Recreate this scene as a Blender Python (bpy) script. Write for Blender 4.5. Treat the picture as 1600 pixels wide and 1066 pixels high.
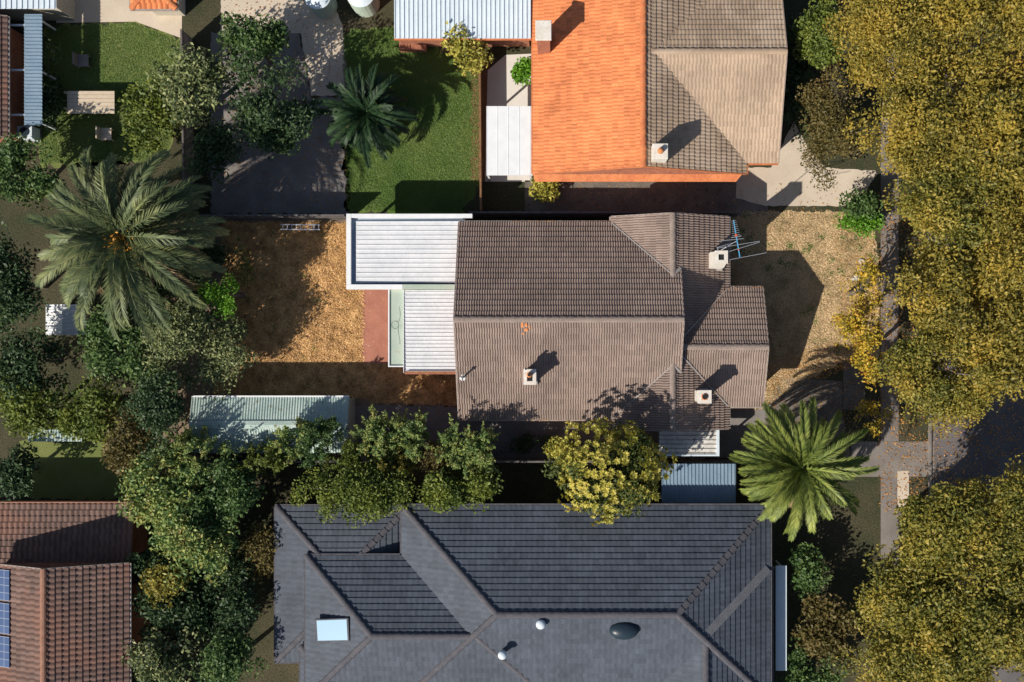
import bpy, bmesh, math, random
import numpy as np
from mathutils import Vector, Matrix
R = math.radians
S = bpy.context.scene
for o in list(bpy.data.objects): bpy.data.objects.remove(o)

# ------------------------------------------------------------------ camera, sky, sun, exposure
H = 60.0; F = 1624.0; NX, NY = 872.0, 545.0          # flying height (m), focal length and nadir in photo pixels
cam = bpy.data.objects.new('camera', bpy.data.cameras.new('camera'))
S.collection.objects.link(cam); S.camera = cam
cam.location = (0, 0, H); cam.rotation_euler = (0, 0, 0)
cam.data.sensor_width = 36; cam.data.lens = 36*F/1600
cam.data.shift_x = (800-NX)/1600; cam.data.shift_y = (NY-533)/1600
cam.data.clip_end = 2000
S.render.resolution_x = 1024; S.render.resolution_y = 682
SUN_EL, SUN_AZ = 38.0, 41.0                           # light travels towards +x +y
w = bpy.data.worlds.new('World'); S.world = w; w.use_nodes = True
nt = w.node_tree; sky = nt.nodes.new('ShaderNodeTexSky'); sky.sky_type = 'NISHITA'; sky.sun_disc = False
sky.sun_elevation = R(SUN_EL); sky.sun_rotation = R(180+49)
nt.links.new(sky.outputs[0], nt.nodes['Background'].inputs[0]); nt.nodes['Background'].inputs[1].default_value = 0.075
sun = bpy.data.objects.new('sun', bpy.data.lights.new('sun', 'SUN')); S.collection.objects.link(sun)
sun.data.energy = 5.0; sun.data.angle = R(0.5); sun.data.color = (1, 0.93, 0.82)
d = Vector((math.cos(R(SUN_AZ))*math.cos(R(SUN_EL)), math.sin(R(SUN_AZ))*math.cos(R(SUN_EL)), -math.sin(R(SUN_EL))))
sun.rotation_euler = d.to_track_quat('-Z', 'Y').to_euler()
S.view_settings.view_transform = 'Standard'; S.view_settings.look = 'None'; S.view_settings.gamma = 1
S.view_settings.exposure = 0.15

def X(px, z=0.0): return (px-NX)*(H-z)/F
def Y(py, z=0.0): return -(py-NY)*(H-z)/F
def P(px, py, z=0.0): return Vector((X(px, z), Y(py, z), z))

# ------------------------------------------------------------------ materials
MATS = {}
def newmat(name):
    m = bpy.data.materials.new(name); m.use_nodes = True
    m.node_tree.nodes.clear(); MATS[name] = m
    return m, m.node_tree.nodes, m.node_tree.links
def ramp(n, l, src, stops):
    r = n.new('ShaderNodeValToRGB'); e = r.color_ramp.elements
    while len(e) < len(stops): e.new(0.5)
    for q, (p, c) in zip(e, stops): q.position = p; q.color = (*c, 1)
    l.new(src, r.inputs[0]); return r.outputs[0]
def noise(n, l, scale, detail=6, rough=0.6, coord='Object', vec=None, dist=0.0):
    t = n.new('ShaderNodeTexNoise'); t.inputs['Scale'].default_value = scale
    t.inputs['Detail'].default_value = detail; t.inputs['Roughness'].default_value = rough
    t.inputs['Distortion'].default_value = dist
    if vec is None:
        c = n.new('ShaderNodeTexCoord'); vec = c.outputs[coord]
    l.new(vec, t.inputs['Vector']); return t.outputs['Fac']
def mix(n, l, a, b, fac, mode='MIX'):
    m = n.new('ShaderNodeMix'); m.data_type = 'RGBA'; m.blend_type = mode
    for s, v in ((m.inputs[0], fac), (m.inputs[6], a), (m.inputs[7], b)):
        if hasattr(v, 'is_output'): l.new(v, s)
        elif isinstance(v, (int, float)): s.default_value = v
        else: s.default_value = (*v, 1)
    return m.outputs[2]
def finish(n, l, col, rough=0.8, metal=0.0, spec=0.3, bump=None, bstr=0.3, bdist=0.02):
    b = n.new('ShaderNodeBsdfPrincipled'); o = n.new('ShaderNodeOutputMaterial')
    if hasattr(col, 'is_output'): l.new(col, b.inputs['Base Color'])
    else: b.inputs['Base Color'].default_value = (*col, 1)
    if hasattr(rough, 'is_output'): l.new(rough, b.inputs['Roughness'])
    else: b.inputs['Roughness'].default_value = rough
    b.inputs['Metallic'].default_value = metal; b.inputs['Specular IOR Level'].default_value = spec
    if bump is not None:
        k = n.new('ShaderNodeBump'); k.inputs['Strength'].default_value = bstr; k.inputs['Distance'].default_value = bdist
        l.new(bump, k.inputs['Height']); l.new(k.outputs[0], b.inputs['Normal'])
    l.new(b.outputs[0], o.inputs[0])
def mottled(name, c1, c2, scale=2.0, fine=25.0, rough=0.85, metal=0.0, spec=0.3, fa=0.35, bstr=0.25, bdist=0.02, lo=0.35, hi=0.65, spots=None):
    m, n, l = newmat(name)
    a = noise(n, l, scale, 5); col = ramp(n, l, a, [(lo, c1), (hi, c2)])
    f = noise(n, l, fine, 4, 0.7); g = ramp(n, l, f, [(0.3, (1-fa,)*3), (0.7, (1+fa*0.4,)*3)])
    col = mix(n, l, col, g, 1.0, 'MULTIPLY')
    if spots:
        s = noise(n, l, spots[0], 3, 0.6); sm = ramp(n, l, s, [(spots[1], (0, 0, 0)), (spots[1]+0.05, (1, 1, 1))])
        col = mix(n, l, col, spots[2], sm)
    finish(n, l, col, rough, metal, spec, f, bstr, bdist); return m
def leafmat(name, cols, trans=0.25, nscale=0.7):
    m, n, l = newmat(name)
    g = n.new('ShaderNodeNewGeometry')
    a = noise(n, l, nscale, 3, 0.5)
    mm = n.new('ShaderNodeMath'); mm.operation = 'MULTIPLY_ADD'; mm.inputs[1].default_value = 0.55
    l.new(g.outputs['Random Per Island'], mm.inputs[0])
    m2 = n.new('ShaderNodeMath'); m2.operation = 'MULTIPLY_ADD'; m2.inputs[1].default_value = 1.5; m2.inputs[2].default_value = -0.52
    l.new(a, m2.inputs[0]); l.new(m2.outputs[0], mm.inputs[2])
    k = len(cols); col = ramp(n, l, mm.outputs[0], [(i/(k-1), c) for i, c in enumerate(cols)])
    p = n.new('ShaderNodeBsdfPrincipled'); p.inputs['Roughness'].default_value = 0.55; p.inputs['Specular IOR Level'].default_value = 0.35
    l.new(col, p.inputs['Base Color'])
    t = n.new('ShaderNodeBsdfTranslucent'); l.new(col, t.inputs[0])
    x = n.new('ShaderNodeMixShader'); x.inputs[0].default_value = trans
    l.new(p.outputs[0], x.inputs[1]); l.new(t.outputs[0], x.inputs[2])
    o = n.new('ShaderNodeOutputMaterial'); l.new(x.outputs[0], o.inputs[0]); return m
def tilemat(name, base, var=0.25, rough=0.75, lichen=None, patch=None, streak=0.25):
    """concrete roof tile: colour differs a little from tile to tile (uv counts tiles)"""
    m, n, l = newmat(name)
    uv = n.new('ShaderNodeTexCoord')
    sp = n.new('ShaderNodeSeparateXYZ'); l.new(uv.outputs['UV'], sp.inputs[0])
    fl = []
    for i in (0, 1):
        q = n.new('ShaderNodeMath'); q.operation = 'FLOOR'; l.new(sp.outputs[i], q.inputs[0]); fl.append(q.outputs[0])
    cb = n.new('ShaderNodeCombineXYZ'); l.new(fl[0], cb.inputs[0]); l.new(fl[1], cb.inputs[1])
    wn = n.new('ShaderNodeTexWhiteNoise'); wn.noise_dimensions = '2D'; l.new(cb.outputs[0], wn.inputs['Vector'])
    c1 = tuple(c*(1-var) for c in base); c2 = tuple(min(1, c*(1+var)) for c in base)
    col = ramp(n, l, wn.outputs['Value'], [(0, c1), (1, c2)])
    a = noise(n, l, 0.5, 6, 0.6); big = ramp(n, l, a, [(0.3, (0.8,)*3), (0.7, (1.15,)*3)])
    col = mix(n, l, col, big, 1.0, 'MULTIPLY')
    f = noise(n, l, 14.0, 5, 0.75); g = ramp(n, l, f, [(0.25, (1-streak,)*3), (0.7, (1.1,)*3)])
    col = mix(n, l, col, g, 1.0, 'MULTIPLY')
    if lichen:
        s = noise(n, l, 6.0, 4, 0.7); sm = ramp(n, l, s, [(0.62, (0, 0, 0)), (0.7, (0.6,)*3)]); col = mix(n, l, col, lichen, sm)
    if patch:
        s = noise(n, l, 0.33, 4, 0.6, dist=0.6); sm = ramp(n, l, s, [(0.48, (0, 0, 0)), (0.6, (1, 1, 1))]); col = mix(n, l, col, patch, sm)
    finish(n, l, col, rough, 0, 0.3, f, 0.4, 0.01); return m

M_TILE = tilemat('brown_tile', (0.270, 0.203, 0.172), 0.10, lichen=(0.17, 0.15, 0.125), streak=0.25)
M_CAP = mottled('ridge_mortar', (0.27, 0.215, 0.185), (0.34, 0.27, 0.235), 1.5, 12)
M_SLATE = tilemat('slate_tile', (0.078, 0.092, 0.120), 0.14, rough=0.7, streak=0.3)
M_SLCAP = mottled('slate_cap', (0.085, 0.085, 0.10), (0.12, 0.115, 0.13), 2, 15)
M_ORANGE = tilemat('orange_tile', (0.76, 0.245, 0.092), 0.17, streak=0.35, lichen=(0.55, 0.27, 0.15))
M_ORCAP = mottled('orange_cap', (0.55, 0.17, 0.07), (0.7, 0.25, 0.1), 2, 15)
M_RUCAP = mottled('rust_cap', (0.30, 0.15, 0.10), (0.38, 0.20, 0.14), 2, 15)
M_TAN = tilemat('weathered_tile', (0.38, 0.28, 0.20), 0.12, patch=(0.46, 0.35, 0.26))
M_RUST = tilemat('rust_tile', (0.155, 0.095, 0.078), 0.2, patch=(0.19, 0.10, 0.075))
M_BEIGE = tilemat('beige_tile', (0.44, 0.325, 0.235), 0.09, streak=0.22, lichen=(0.36, 0.26, 0.19))
M_WHITE = mottled('white_paint', (0.72, 0.74, 0.76), (0.80, 0.81, 0.82), 1.5, 20, 0.5, fa=0.06, bstr=0.05)
M_CHIM = mottled('cream_render', (0.66, 0.60, 0.52), (0.78, 0.74, 0.68), 3, 25, 0.9, fa=0.2, spots=(9, 0.66, (0.25, 0.23, 0.2)))
M_DECK = mottled('white_steel', (0.62, 0.64, 0.67), (0.72, 0.73, 0.75), 0.8, 6, 0.45, fa=0.1, bstr=0.05, spots=(5, 0.70, (0.36, 0.28, 0.20)))
M_PALE = mottled('pale_steel', (0.60, 0.68, 0.75), (0.66, 0.74, 0.80), 0.8, 6, 0.45, fa=0.08, bstr=0.05)
M_MINT = mottled('mint_paint', (0.38, 0.46, 0.385), (0.46, 0.53, 0.45), 1.2, 12, 0.7, fa=0.12, bstr=0.05, spots=(2.5, 0.66, (0.42, 0.42, 0.33)))
M_TEAL = mottled('pale_green_iron', (0.35, 0.47, 0.43), (0.47, 0.57, 0.53), 1.0, 9, 0.55, fa=0.25, bstr=0.08, spots=(3.5, 0.62, (0.24, 0.24, 0.18)))
M_BLUEIRON = mottled('blue_iron', (0.19, 0.28, 0.37), (0.24, 0.33, 0.42), 0.8, 9, 0.5, fa=0.15, bstr=0.05)
M_POLY = mottled('stained_sheet', (0.50, 0.47, 0.43), (0.70, 0.68, 0.64), 1.6, 10, 0.5, fa=0.25, spots=(4, 0.62, (0.16, 0.14, 0.11)))
M_NAVY = mottled('box_gutter', (0.32, 0.40, 0.50), (0.36, 0.44, 0.54), 1.5, 10, 0.5, fa=0.15)
M_BRICK = mottled('red_brick', (0.33, 0.13, 0.08), (0.42, 0.18, 0.11), 3, 18, 0.9)
M_CREAMWALL = mottled('cream_wall', (0.5, 0.45, 0.37), (0.58, 0.52, 0.44), 1, 14, 0.9)
M_REDCON = mottled('red_concrete', (0.40, 0.165, 0.115), (0.50, 0.215, 0.145), 1.3, 16, 0.85, fa=0.25, spots=(5, 0.65, (0.55, 0.36, 0.27)))
M_DARKCON_SHADE = mottled('dark_concrete_and_shade', (0.20, 0.18, 0.17), (0.28, 0.255, 0.24), 0.7, 14, 0.9, fa=0.3, spots=(4, 0.68, (0.16, 0.12, 0.09)))  # dark driveway concrete; also carries the painted shade of the north yard
M_CONC = mottled('concrete', (0.56, 0.47, 0.37), (0.64, 0.55, 0.44), 0.6, 12, 0.9, fa=0.15)
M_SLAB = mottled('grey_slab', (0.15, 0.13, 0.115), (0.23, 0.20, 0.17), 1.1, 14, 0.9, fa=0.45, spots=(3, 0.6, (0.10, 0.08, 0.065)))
M_WCON = mottled('white_slab', (0.68, 0.64, 0.59), (0.74, 0.70, 0.65), 0.7, 12, 0.8, fa=0.1)
M_ASPH = mottled('asphalt', (0.12, 0.11, 0.115), (0.17, 0.155, 0.155), 0.5, 30, 0.9, fa=0.3)
M_PAVE = mottled('footpath_concrete', (0.19, 0.165, 0.15), (0.26, 0.23, 0.21), 0.6, 14, 0.9, fa=0.2)
M_SOIL = mottled('soil', (0.22, 0.16, 0.115), (0.32, 0.235, 0.165), 0.9, 16, 0.95, fa=0.5, bstr=0.6, bdist=0.05, spots=(7, 0.66, (0.2, 0.13, 0.07)))
M_GROUND = mottled('ground_cover', (0.055, 0.062, 0.030), (0.10, 0.085, 0.050), 0.35, 9, 0.95, fa=0.55, bstr=0.8, bdist=0.08)
M_DRY = mottled('dry_turf', (0.40, 0.225, 0.10), (0.66, 0.42, 0.20), 1.3, 9, 0.95, fa=0.6, bstr=0.9, bdist=0.06, spots=(1.3, 0.64, (0.15, 0.14, 0.055)))
M_DRY2 = mottled('thin_turf', (0.50, 0.37, 0.21), (0.70, 0.51, 0.30), 1.3, 9, 0.95, fa=0.6, bstr=0.9, bdist=0.06, spots=(1.5, 0.56, (0.24, 0.23, 0.09)))
M_LAWN = mottled('green_turf', (0.08, 0.165, 0.028), (0.17, 0.225, 0.06), 0.45, 20, 0.95, fa=0.35, bstr=0.8, bdist=0.05)
M_LAWN2 = mottled('olive_turf', (0.15, 0.20, 0.05), (0.22, 0.24, 0.08), 0.5, 14, 0.95, fa=0.35, bstr=0.8, bdist=0.05)
M_BED = mottled('bark_bed', (0.24, 0.12, 0.06), (0.30, 0.17, 0.09), 1.2, 14, 0.95, fa=0.5, bstr=0.8, bdist=0.05)
M_FENCE = mottled('grey_paling', (0.12, 0.105, 0.10), (0.18, 0.16, 0.15), 3, 25, 0.9, fa=0.3)
M_BARK = mottled('bark', (0.13, 0.105, 0.085), (0.22, 0.19, 0.16), 4, 20, 0.95, fa=0.4)
M_WOOD = mottled('pale_timber', (0.58, 0.47, 0.35), (0.66, 0.55, 0.42), 4, 25, 0.8, fa=0.2)
M_GLASS, n_, l_ = newmat('window_glass'); finish(n_, l_, (0.03, 0.04, 0.05), 0.08, 0, 0.8)
M_SKYL, n_, l_ = newmat('sky_tinted_glass'); finish(n_, l_, (0.27, 0.45, 0.60), 0.25, 0.0, 0.8)  # blue of the reflected sky is put into the pane colour
M_SOLAR, n_, l_ = newmat('solar_glass'); finish(n_, l_, (0.10, 0.17, 0.34), 0.2, 0.2, 0.7)
def solar():
    m, n, l = newmat('solar_cells'); b = n.new('ShaderNodeTexBrick'); c = n.new('ShaderNodeTexCoord'); l.new(c.outputs['Object'], b.inputs['Vector'])
    b.offset = 0; b.inputs['Scale'].default_value = 1; b.inputs['Brick Width'].default_value = 0.4; b.inputs['Row Height'].default_value = 0.4; b.inputs['Mortar Size'].default_value = 0.015
    b.inputs['Color1'].default_value = (0.06, 0.10, 0.22, 1); b.inputs['Color2'].default_value = (0.08, 0.13, 0.26, 1); b.inputs['Mortar'].default_value = (0.3, 0.34, 0.4, 1)
    finish(n, l, b.outputs['Color'], 0.25, 0.1, 0.6); return m
M_SOLAR = solar()
M_DARK, n_, l_ = newmat('dark_void'); finish(n_, l_, (0.02, 0.02, 0.022), 0.9)
M_DOME, n_, l_ = newmat('dark_plastic'); finish(n_, l_, (0.02, 0.035, 0.05), 0.35)
M_ALU, n_, l_ = newmat('aluminium'); finish(n_, l_, (0.7, 0.72, 0.75), 0.35, 0.6, 0.5)
M_BLUE, n_, l_ = newmat('blue_boom'); finish(n_, l_, (0.10, 0.42, 0.72), 0.4, 0.1, 0.5)
M_RED, n_, l_ = newmat('orange_red_plastic'); finish(n_, l_, (0.65, 0.12, 0.03), 0.5)
M_TERRA = mottled('terracotta', (0.62, 0.22, 0.08), (0.72, 0.3, 0.12), 5, 20, 0.8)
M_LEAD, n_, l_ = newmat('valley_iron'); finish(n_, l_, (0.32, 0.30, 0.29), 0.8, 0.0, 0.3)
M_LITSTRIP = mottled('lit_roof_strip', (0.15, 0.16, 0.18), (0.2, 0.2, 0.22), 2, 12)  # lighter than the slate, to paint a sunlit strip of slope
M_GUT = mottled('gutter_paint', (0.33, 0.27, 0.24), (0.42, 0.35, 0.31), 4, 20, 0.6)
M_HOSE, n_, l_ = newmat('grey_hose'); finish(n_, l_, (0.16, 0.22, 0.14), 0.5)
M_ROCK = mottled('pale_rock', (0.45, 0.42, 0.38), (0.6, 0.57, 0.53), 4, 20, 0.9)

L_GOLD = leafmat('golden_leaves', [(0.11, 0.11, 0.025), (0.24, 0.20, 0.035), (0.40, 0.30, 0.045), (0.52, 0.33, 0.055)], 0.25, 0.4)
L_OLIVE = leafmat('olive_gold_leaves', [(0.08, 0.10, 0.02), (0.20, 0.19, 0.032), (0.36, 0.29, 0.05), (0.46, 0.30, 0.05)], 0.25, 0.4)
L_BROWN = leafmat('brown_olive_leaves', [(0.09, 0.08, 0.025), (0.15, 0.12, 0.035), (0.2, 0.14, 0.05)])
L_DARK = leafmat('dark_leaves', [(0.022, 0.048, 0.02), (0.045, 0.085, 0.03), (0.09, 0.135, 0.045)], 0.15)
L_MID = leafmat('mid_leaves', [(0.035, 0.085, 0.025), (0.085, 0.15, 0.04), (0.17, 0.23, 0.065)], 0.2)
L_BRIGHT = leafmat('bright_leaves', [(0.07, 0.19, 0.012), (0.12, 0.29, 0.02), (0.2, 0.38, 0.035)], 0.25)
L_LIME = leafmat('lime_leaves', [(0.06, 0.10, 0.02), (0.14, 0.18, 0.028), (0.24, 0.26, 0.04)], 0.2)
L_YELLOW = leafmat('yellow_green_leaves', [(0.08, 0.10, 0.018), (0.32, 0.31, 0.05), (0.58, 0.50, 0.10), (0.66, 0.56, 0.16)], 0.25, 0.9)
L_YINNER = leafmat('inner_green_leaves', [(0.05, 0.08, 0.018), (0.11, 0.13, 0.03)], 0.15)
L_GREY = leafmat('grey_green_leaves', [(0.04, 0.06, 0.022), (0.10, 0.135, 0.05), (0.25, 0.28, 0.11), (0.42, 0.42, 0.20)], 0.15, 1.2)
L_MIX = leafmat('mixed_shrub_leaves', [(0.04, 0.11, 0.04), (0.13, 0.22, 0.065), (0.32, 0.38, 0.10), (0.46, 0.34, 0.12)], 0.2, 1.2)
L_AUT = leafmat('yellow_autumn_leaves', [(0.10, 0.11, 0.02), (0.34, 0.27, 0.03), (0.66, 0.46, 0.05), (0.62, 0.27, 0.04)], 0.25, 1.5)
L_PALM = leafmat('palm_leaflets', [(0.06, 0.10, 0.02), (0.16, 0.21, 0.04), (0.40, 0.42, 0.10)], 0.15, 0.5)
L_PALM1 = leafmat('grey_palm_leaflets', [(0.05, 0.08, 0.038), (0.11, 0.145, 0.062), (0.27, 0.29, 0.11)], 0.15, 0.5)
L_DEAD = leafmat('dead_palm_leaflets', [(0.14, 0.10, 0.05), (0.24, 0.17, 0.09), (0.33, 0.24, 0.13)], 0.1, 0.8)
L_DPALM = leafmat('shadow_dark_leaflets', [(0.012, 0.035, 0.015), (0.025, 0.06, 0.022), (0.05, 0.09, 0.03)], 0.1, 0.5)
L_STRAW = leafmat('straw_blades', [(0.20, 0.10, 0.04), (0.66, 0.38, 0.145), (0.95, 0.62, 0.28)], 0.1, 1.5)
L_STRAWG = leafmat('straw_green_blades', [(0.20, 0.16, 0.07), (0.60, 0.43, 0.23), (0.86, 0.63, 0.37)], 0.1, 0.9)
L_LITTER = leafmat('fallen_leaves', [(0.22, 0.09, 0.03), (0.48, 0.22, 0.06), (0.62, 0.36, 0.10)], 0.1, 1.5)
L_GRASS = leafmat('green_blades', [(0.06, 0.12, 0.02), (0.11, 0.19, 0.035), (0.22, 0.27, 0.07)], 0.15, 0.35)

# ------------------------------------------------------------------ object helpers
def link(o): S.collection.objects.link(o); return o
def tag(o, label=None, cat=None, group=None, kind=None):
    for k, v in (('label', label), ('category', cat), ('group', group), ('kind', kind)):
        if v: o[k] = v
    return o
def thing(name, loc, label, cat, group=None):
    o = link(bpy.data.objects.new(name, None)); o.location = loc; o.empty_display_size = 0.3
    return tag(o, label, cat, group)
def adopt(o, parent):
    o.parent = parent
    w = parent
    off = Vector((0, 0, 0))
    while w is not None: off += w.location; w = w.parent
    return o, off
SPLIT = {'gutter', 'barge_board', 'post', 'awning_post', 'verandah_post', 'porch_post', 'fascia_beam', 'fascia_board', 'beam', 'rail', 'trestle', 'laundry_wall', 'porch_frame', 'awning_frame', 'aerial_element', 'clamp', 'exposed_tile'}
def finish_bm(name, bm, mat, parent=None, smooth=False, whole=False):
    if name in SPLIT and not whole:                   # one object per separate piece
        seen = set(); out = None
        for v0 in list(bm.verts):
            if v0 in seen: continue
            st = [v0]; isl = []; seen.add(v0)
            while st:
                v = st.pop(); isl.append(v)
                for e in v.link_edges:
                    q = e.other_vert(v)
                    if q not in seen: seen.add(q); st.append(q)
            b2 = bmesh.new(); mp = {v: b2.verts.new(v.co) for v in isl}
            for f in {f for v in isl for f in v.link_faces}: b2.faces.new([mp[v] for v in f.verts])
            o = finish_bm(name, b2, mat, parent, smooth, True); out = out or o
        bm.free(); return out
    """bm is in world coordinates; the object is set at its own base centre"""
    me = bpy.data.meshes.new(name)
    co = [v.co for v in bm.verts]
    if co:
        c = Vector(((min(v.x for v in co)+max(v.x for v in co))/2, (min(v.y for v in co)+max(v.y for v in co))/2, min(v.z for v in co)))
    else: c = Vector((0, 0, 0))
    off = Vector((0, 0, 0)); q = parent
    while q is not None: off += q.location; q = q.parent
    if parent is not None: c = Vector((0, 0, 0)) + off if False else c
    bmesh.ops.translate(bm, verts=bm.verts, vec=-c)
    bm.to_mesh(me); bm.free()
    if smooth:
        me.polygons.foreach_set('use_smooth', [True]*len(me.polygons))
    for m in (mat if isinstance(mat, (list, tuple)) else [mat]): me.materials.append(m)
    o = link(bpy.data.objects.new(name, me)); o.location = c - off
    if parent is not None: o.parent = parent
    return o
def np_obj(name, verts, faces, mat, parent=None, smooth=False):
    """verts Nx3 world, faces list-array Mxk"""
    verts = np.asarray(verts, dtype=np.float32); faces = np.asarray(faces, dtype=np.int32)
    c = np.array([(verts[:, 0].min()+verts[:, 0].max())/2, (verts[:, 1].min()+verts[:, 1].max())/2, verts[:, 2].min()])
    off = Vector((0, 0, 0)); q = parent
    while q is not None: off += q.location; q = q.parent
    me = bpy.data.meshes.new(name); k = faces.shape[1]
    me.vertices.add(len(verts)); me.vertices.foreach_set('co', (verts-c).astype(np.float32).ravel())
    me.loops.add(faces.size); me.loops.foreach_set('vertex_index', faces.ravel())
    me.polygons.add(len(faces)); me.polygons.foreach_set('loop_start', np.arange(0, faces.size, k, dtype=np.int32))
    me.polygons.foreach_set('loop_total', np.full(len(faces), k, dtype=np.int32))
    if smooth: me.polygons.foreach_set('use_smooth', np.ones(len(faces), dtype=bool))
    me.update(calc_edges=True); me.materials.append(mat)
    o = link(bpy.data.objects.new(name, me)); o.location = Vector(c) - off
    if parent is not None: o.parent = parent
    return o
def box(bm, x0, x1, y0, y1, z0, z1, bev=0.0):
    if x0 > x1: x0, x1 = x1, x0
    if y0 > y1: y0, y1 = y1, y0
    r = bmesh.ops.create_cube(bm, size=1.0, matrix=Matrix.Translation(((x0+x1)/2, (y0+y1)/2, (z0+z1)/2)) @ Matrix.Diagonal((x1-x0, y1-y0, z1-z0, 1)))
    if bev > 0:
        es = list({e for v in r['verts'] for e in v.link_edges})
        bmesh.ops.bevel(bm, geom=es, offset=bev, segments=1, affect='EDGES')
    return r['verts']
def bar(bm, a, b, wd, ht=None, n=None):
    """box along a->b"""
    a = Vector(a); b = Vector(b); ht = ht or wd
    dv = (b-a); L = dv.length; dv.normalize()
    up = Vector((0, 0, 1)) if abs(dv.z) < 0.95 else Vector((1, 0, 0))
    s = dv.cross(up).normalized(); u = s.cross(dv)
    m = Matrix((s, dv, u)).transposed().to_4x4(); m.translation = (a+b)/2
    bmesh.ops.create_cube(bm, size=1.0, matrix=m @ Matrix.Diagonal((wd, L, ht, 1)))
def tube(bm, a, b, r0, r1=None, seg=8, caps=True):
    a = Vector(a); b = Vector(b); r1 = r0 if r1 is None else r1
    dv = (b-a); L = dv.length
    m = dv.to_track_quat('Z', 'Y').to_matrix().to_4x4(); m.translation = (a+b)/2
    bmesh.ops.create_cone(bm, cap_ends=caps, segments=seg, radius1=r0, radius2=r1, depth=L, matrix=m)
def prism(bm, pts, z0, z1):
    lo = [bm.verts.new((p[0], p[1], z0)) for p in pts]; hi = [bm.verts.new((p[0], p[1], z1)) for p in pts]
    n = len(pts)
    fs = [bm.faces.new(hi), bm.faces.new(lo[::-1])]
    for i in range(n): fs.append(bm.faces.new((lo[i], lo[(i+1) % n], hi[(i+1) % n], hi[i])))
    bmesh.ops.recalc_face_normals(bm, faces=fs)

rng = np.random.default_rng(7); random.seed(7)

# ------------------------------------------------------------------ ground sheets
def sheet(name, pts, z, mat, jit=0.0, sub=1, label=None):
    """flat irregular area on the ground, pts in photo pixels"""
    out = []
    n = len(pts)
    for i in range(n):
        a, b = pts[i], pts[(i+1) % n]; L = math.hypot(b[0]-a[0], b[1]-a[1]); k = max(1, int(L/6)) if jit else 1
        for j in range(k):
            t = j/k; px = a[0]+(b[0]-a[0])*t; py = a[1]+(b[1]-a[1])*t
            if jit and j: px += random.uniform(-jit, jit); py += random.uniform(-jit, jit)
            out.append((X(px), Y(py)))
    bm = bmesh.new(); f = bm.faces.new([bm.verts.new((x, y, z)) for x, y in out]); 
    if f.normal.z < 0 or True:
        bmesh.ops.recalc_face_normals(bm, faces=[f]); f.normal_update()
        if f.normal.z < 0: f.normal_flip()
    bmesh.ops.triangulate(bm, faces=bm.faces[:])
    o = finish_bm(name, bm, mat); return tag(o, kind='structure')
bm = bmesh.new(); bmesh.ops.create_grid(bm, x_segments=2, y_segments=2, size=400)
tag(finish_bm('ground', bm, M_GROUND), kind='structure')
sheet('soil_yard', [(255, 344), (1200, 344), (1200, 560), (1200, 716), (255, 716)], 0.004, M_SOIL)
sheet('lawn_dry', [(350, 348), (564, 348), (564, 568), (720, 570), (720, 634), (600, 630), (548, 622), (330, 618), (352, 560), (372, 500), (345, 420)], 0.008, M_DRY, 4)
sheet('lawn_front', [(1130, 330), (1360, 330), (1372, 400), (1372, 560), (1310, 566), (1270, 590), (1190, 640), (1130, 640)], 0.010, M_DRY2, 3)
sheet('side_driveway', [(548, 634), (1200, 634), (1200, 716), (548, 716)], 0.008, M_DARKCON_SHADE, 2)
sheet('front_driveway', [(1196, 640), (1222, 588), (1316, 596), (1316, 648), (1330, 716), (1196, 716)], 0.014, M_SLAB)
sheet('driveway_slab', [(1318, 566), (1350, 568), (1352, 642), (1317, 640)], 0.018, M_SLAB)
sheet('patio', [(563, 440), (640, 440), (640, 568), (563, 568)], 0.03, M_REDCON)
# north neighbours
sheet('lawn_north', [(534, 52), (620, 40), (700, 84), (752, 92), (750, 284), (720, 336), (540, 330)], 0.006, M_LAWN, 6)
sheet('lawn_northwest', [(72, 40), (210, 34), (285, 62), (280, 180), (260, 250), (60, 260)], 0.006, M_LAWN2, 6)
sheet('paving_northwest', [(88, -40), (285, -40), (284, 60), (212, 34), (88, 36)], 0.010, M_CONC)
sheet('path_north', [(345, -40), (500, -40), (536, 40), (544, 150), (486, 150), (482, 120), (470, 52), (345, 48)], 0.010, M_CONC, 1)
sheet('shade_toned_yard', [(330, 50), (468, 54), (482, 120), (486, 152), (545, 152), (546, 334), (330, 334)], 0.006, M_DARKCON_SHADE, 3)  # dark sheet paints shade over the lower path and yard
sheet('garden_bed', [(736, 80), (766, 100), (760, 284), (736, 284)], 0.012, M_BED, 2)
sheet('north_slab', [(762, 110), (790, 86), (834, 84), (834, 284), (758, 284)], 0.014, M_WCON)
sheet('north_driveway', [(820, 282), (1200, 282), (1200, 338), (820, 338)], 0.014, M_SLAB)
sheet('concrete_forecourt', [(1150, 262), (1205, 262), (1240, 190), (1262, 230), (1290, 262), (1372, 268), (1352, 300), (1330, 322), (1196, 322), (1150, 310)], 0.018, M_CONC, 1)
# street
sheet('footpath', [(1376, -100), (1404, -100), (1404, 1200), (1376, 1200)], 0.012, M_PAVE)
sheet('letterbox_pad', [(1402, 736), (1420, 736), (1420, 792), (1402, 792)], 0.020, M_CONC)
sheet('driveway_crossing', [(1330, 690), (1460, 690), (1460, 745), (1330, 745)], 0.016, M_PAVE)
sheet('road', [(1456, -300), (1800, -300), (1800, 1400), (1456, 1400)], 0.006, M_ASPH)
bm = bmesh.new(); box(bm, X(1450), X(1455), Y(-300), Y(1400), 0, 0.12, 0.02); tag(finish_bm('kerb', bm, M_PAVE), kind='structure')
sheet('lawn_west', [(30, 690), (215, 690), (215, 780), (30, 780)], 0.006, M_LAWN2, 4)

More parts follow.
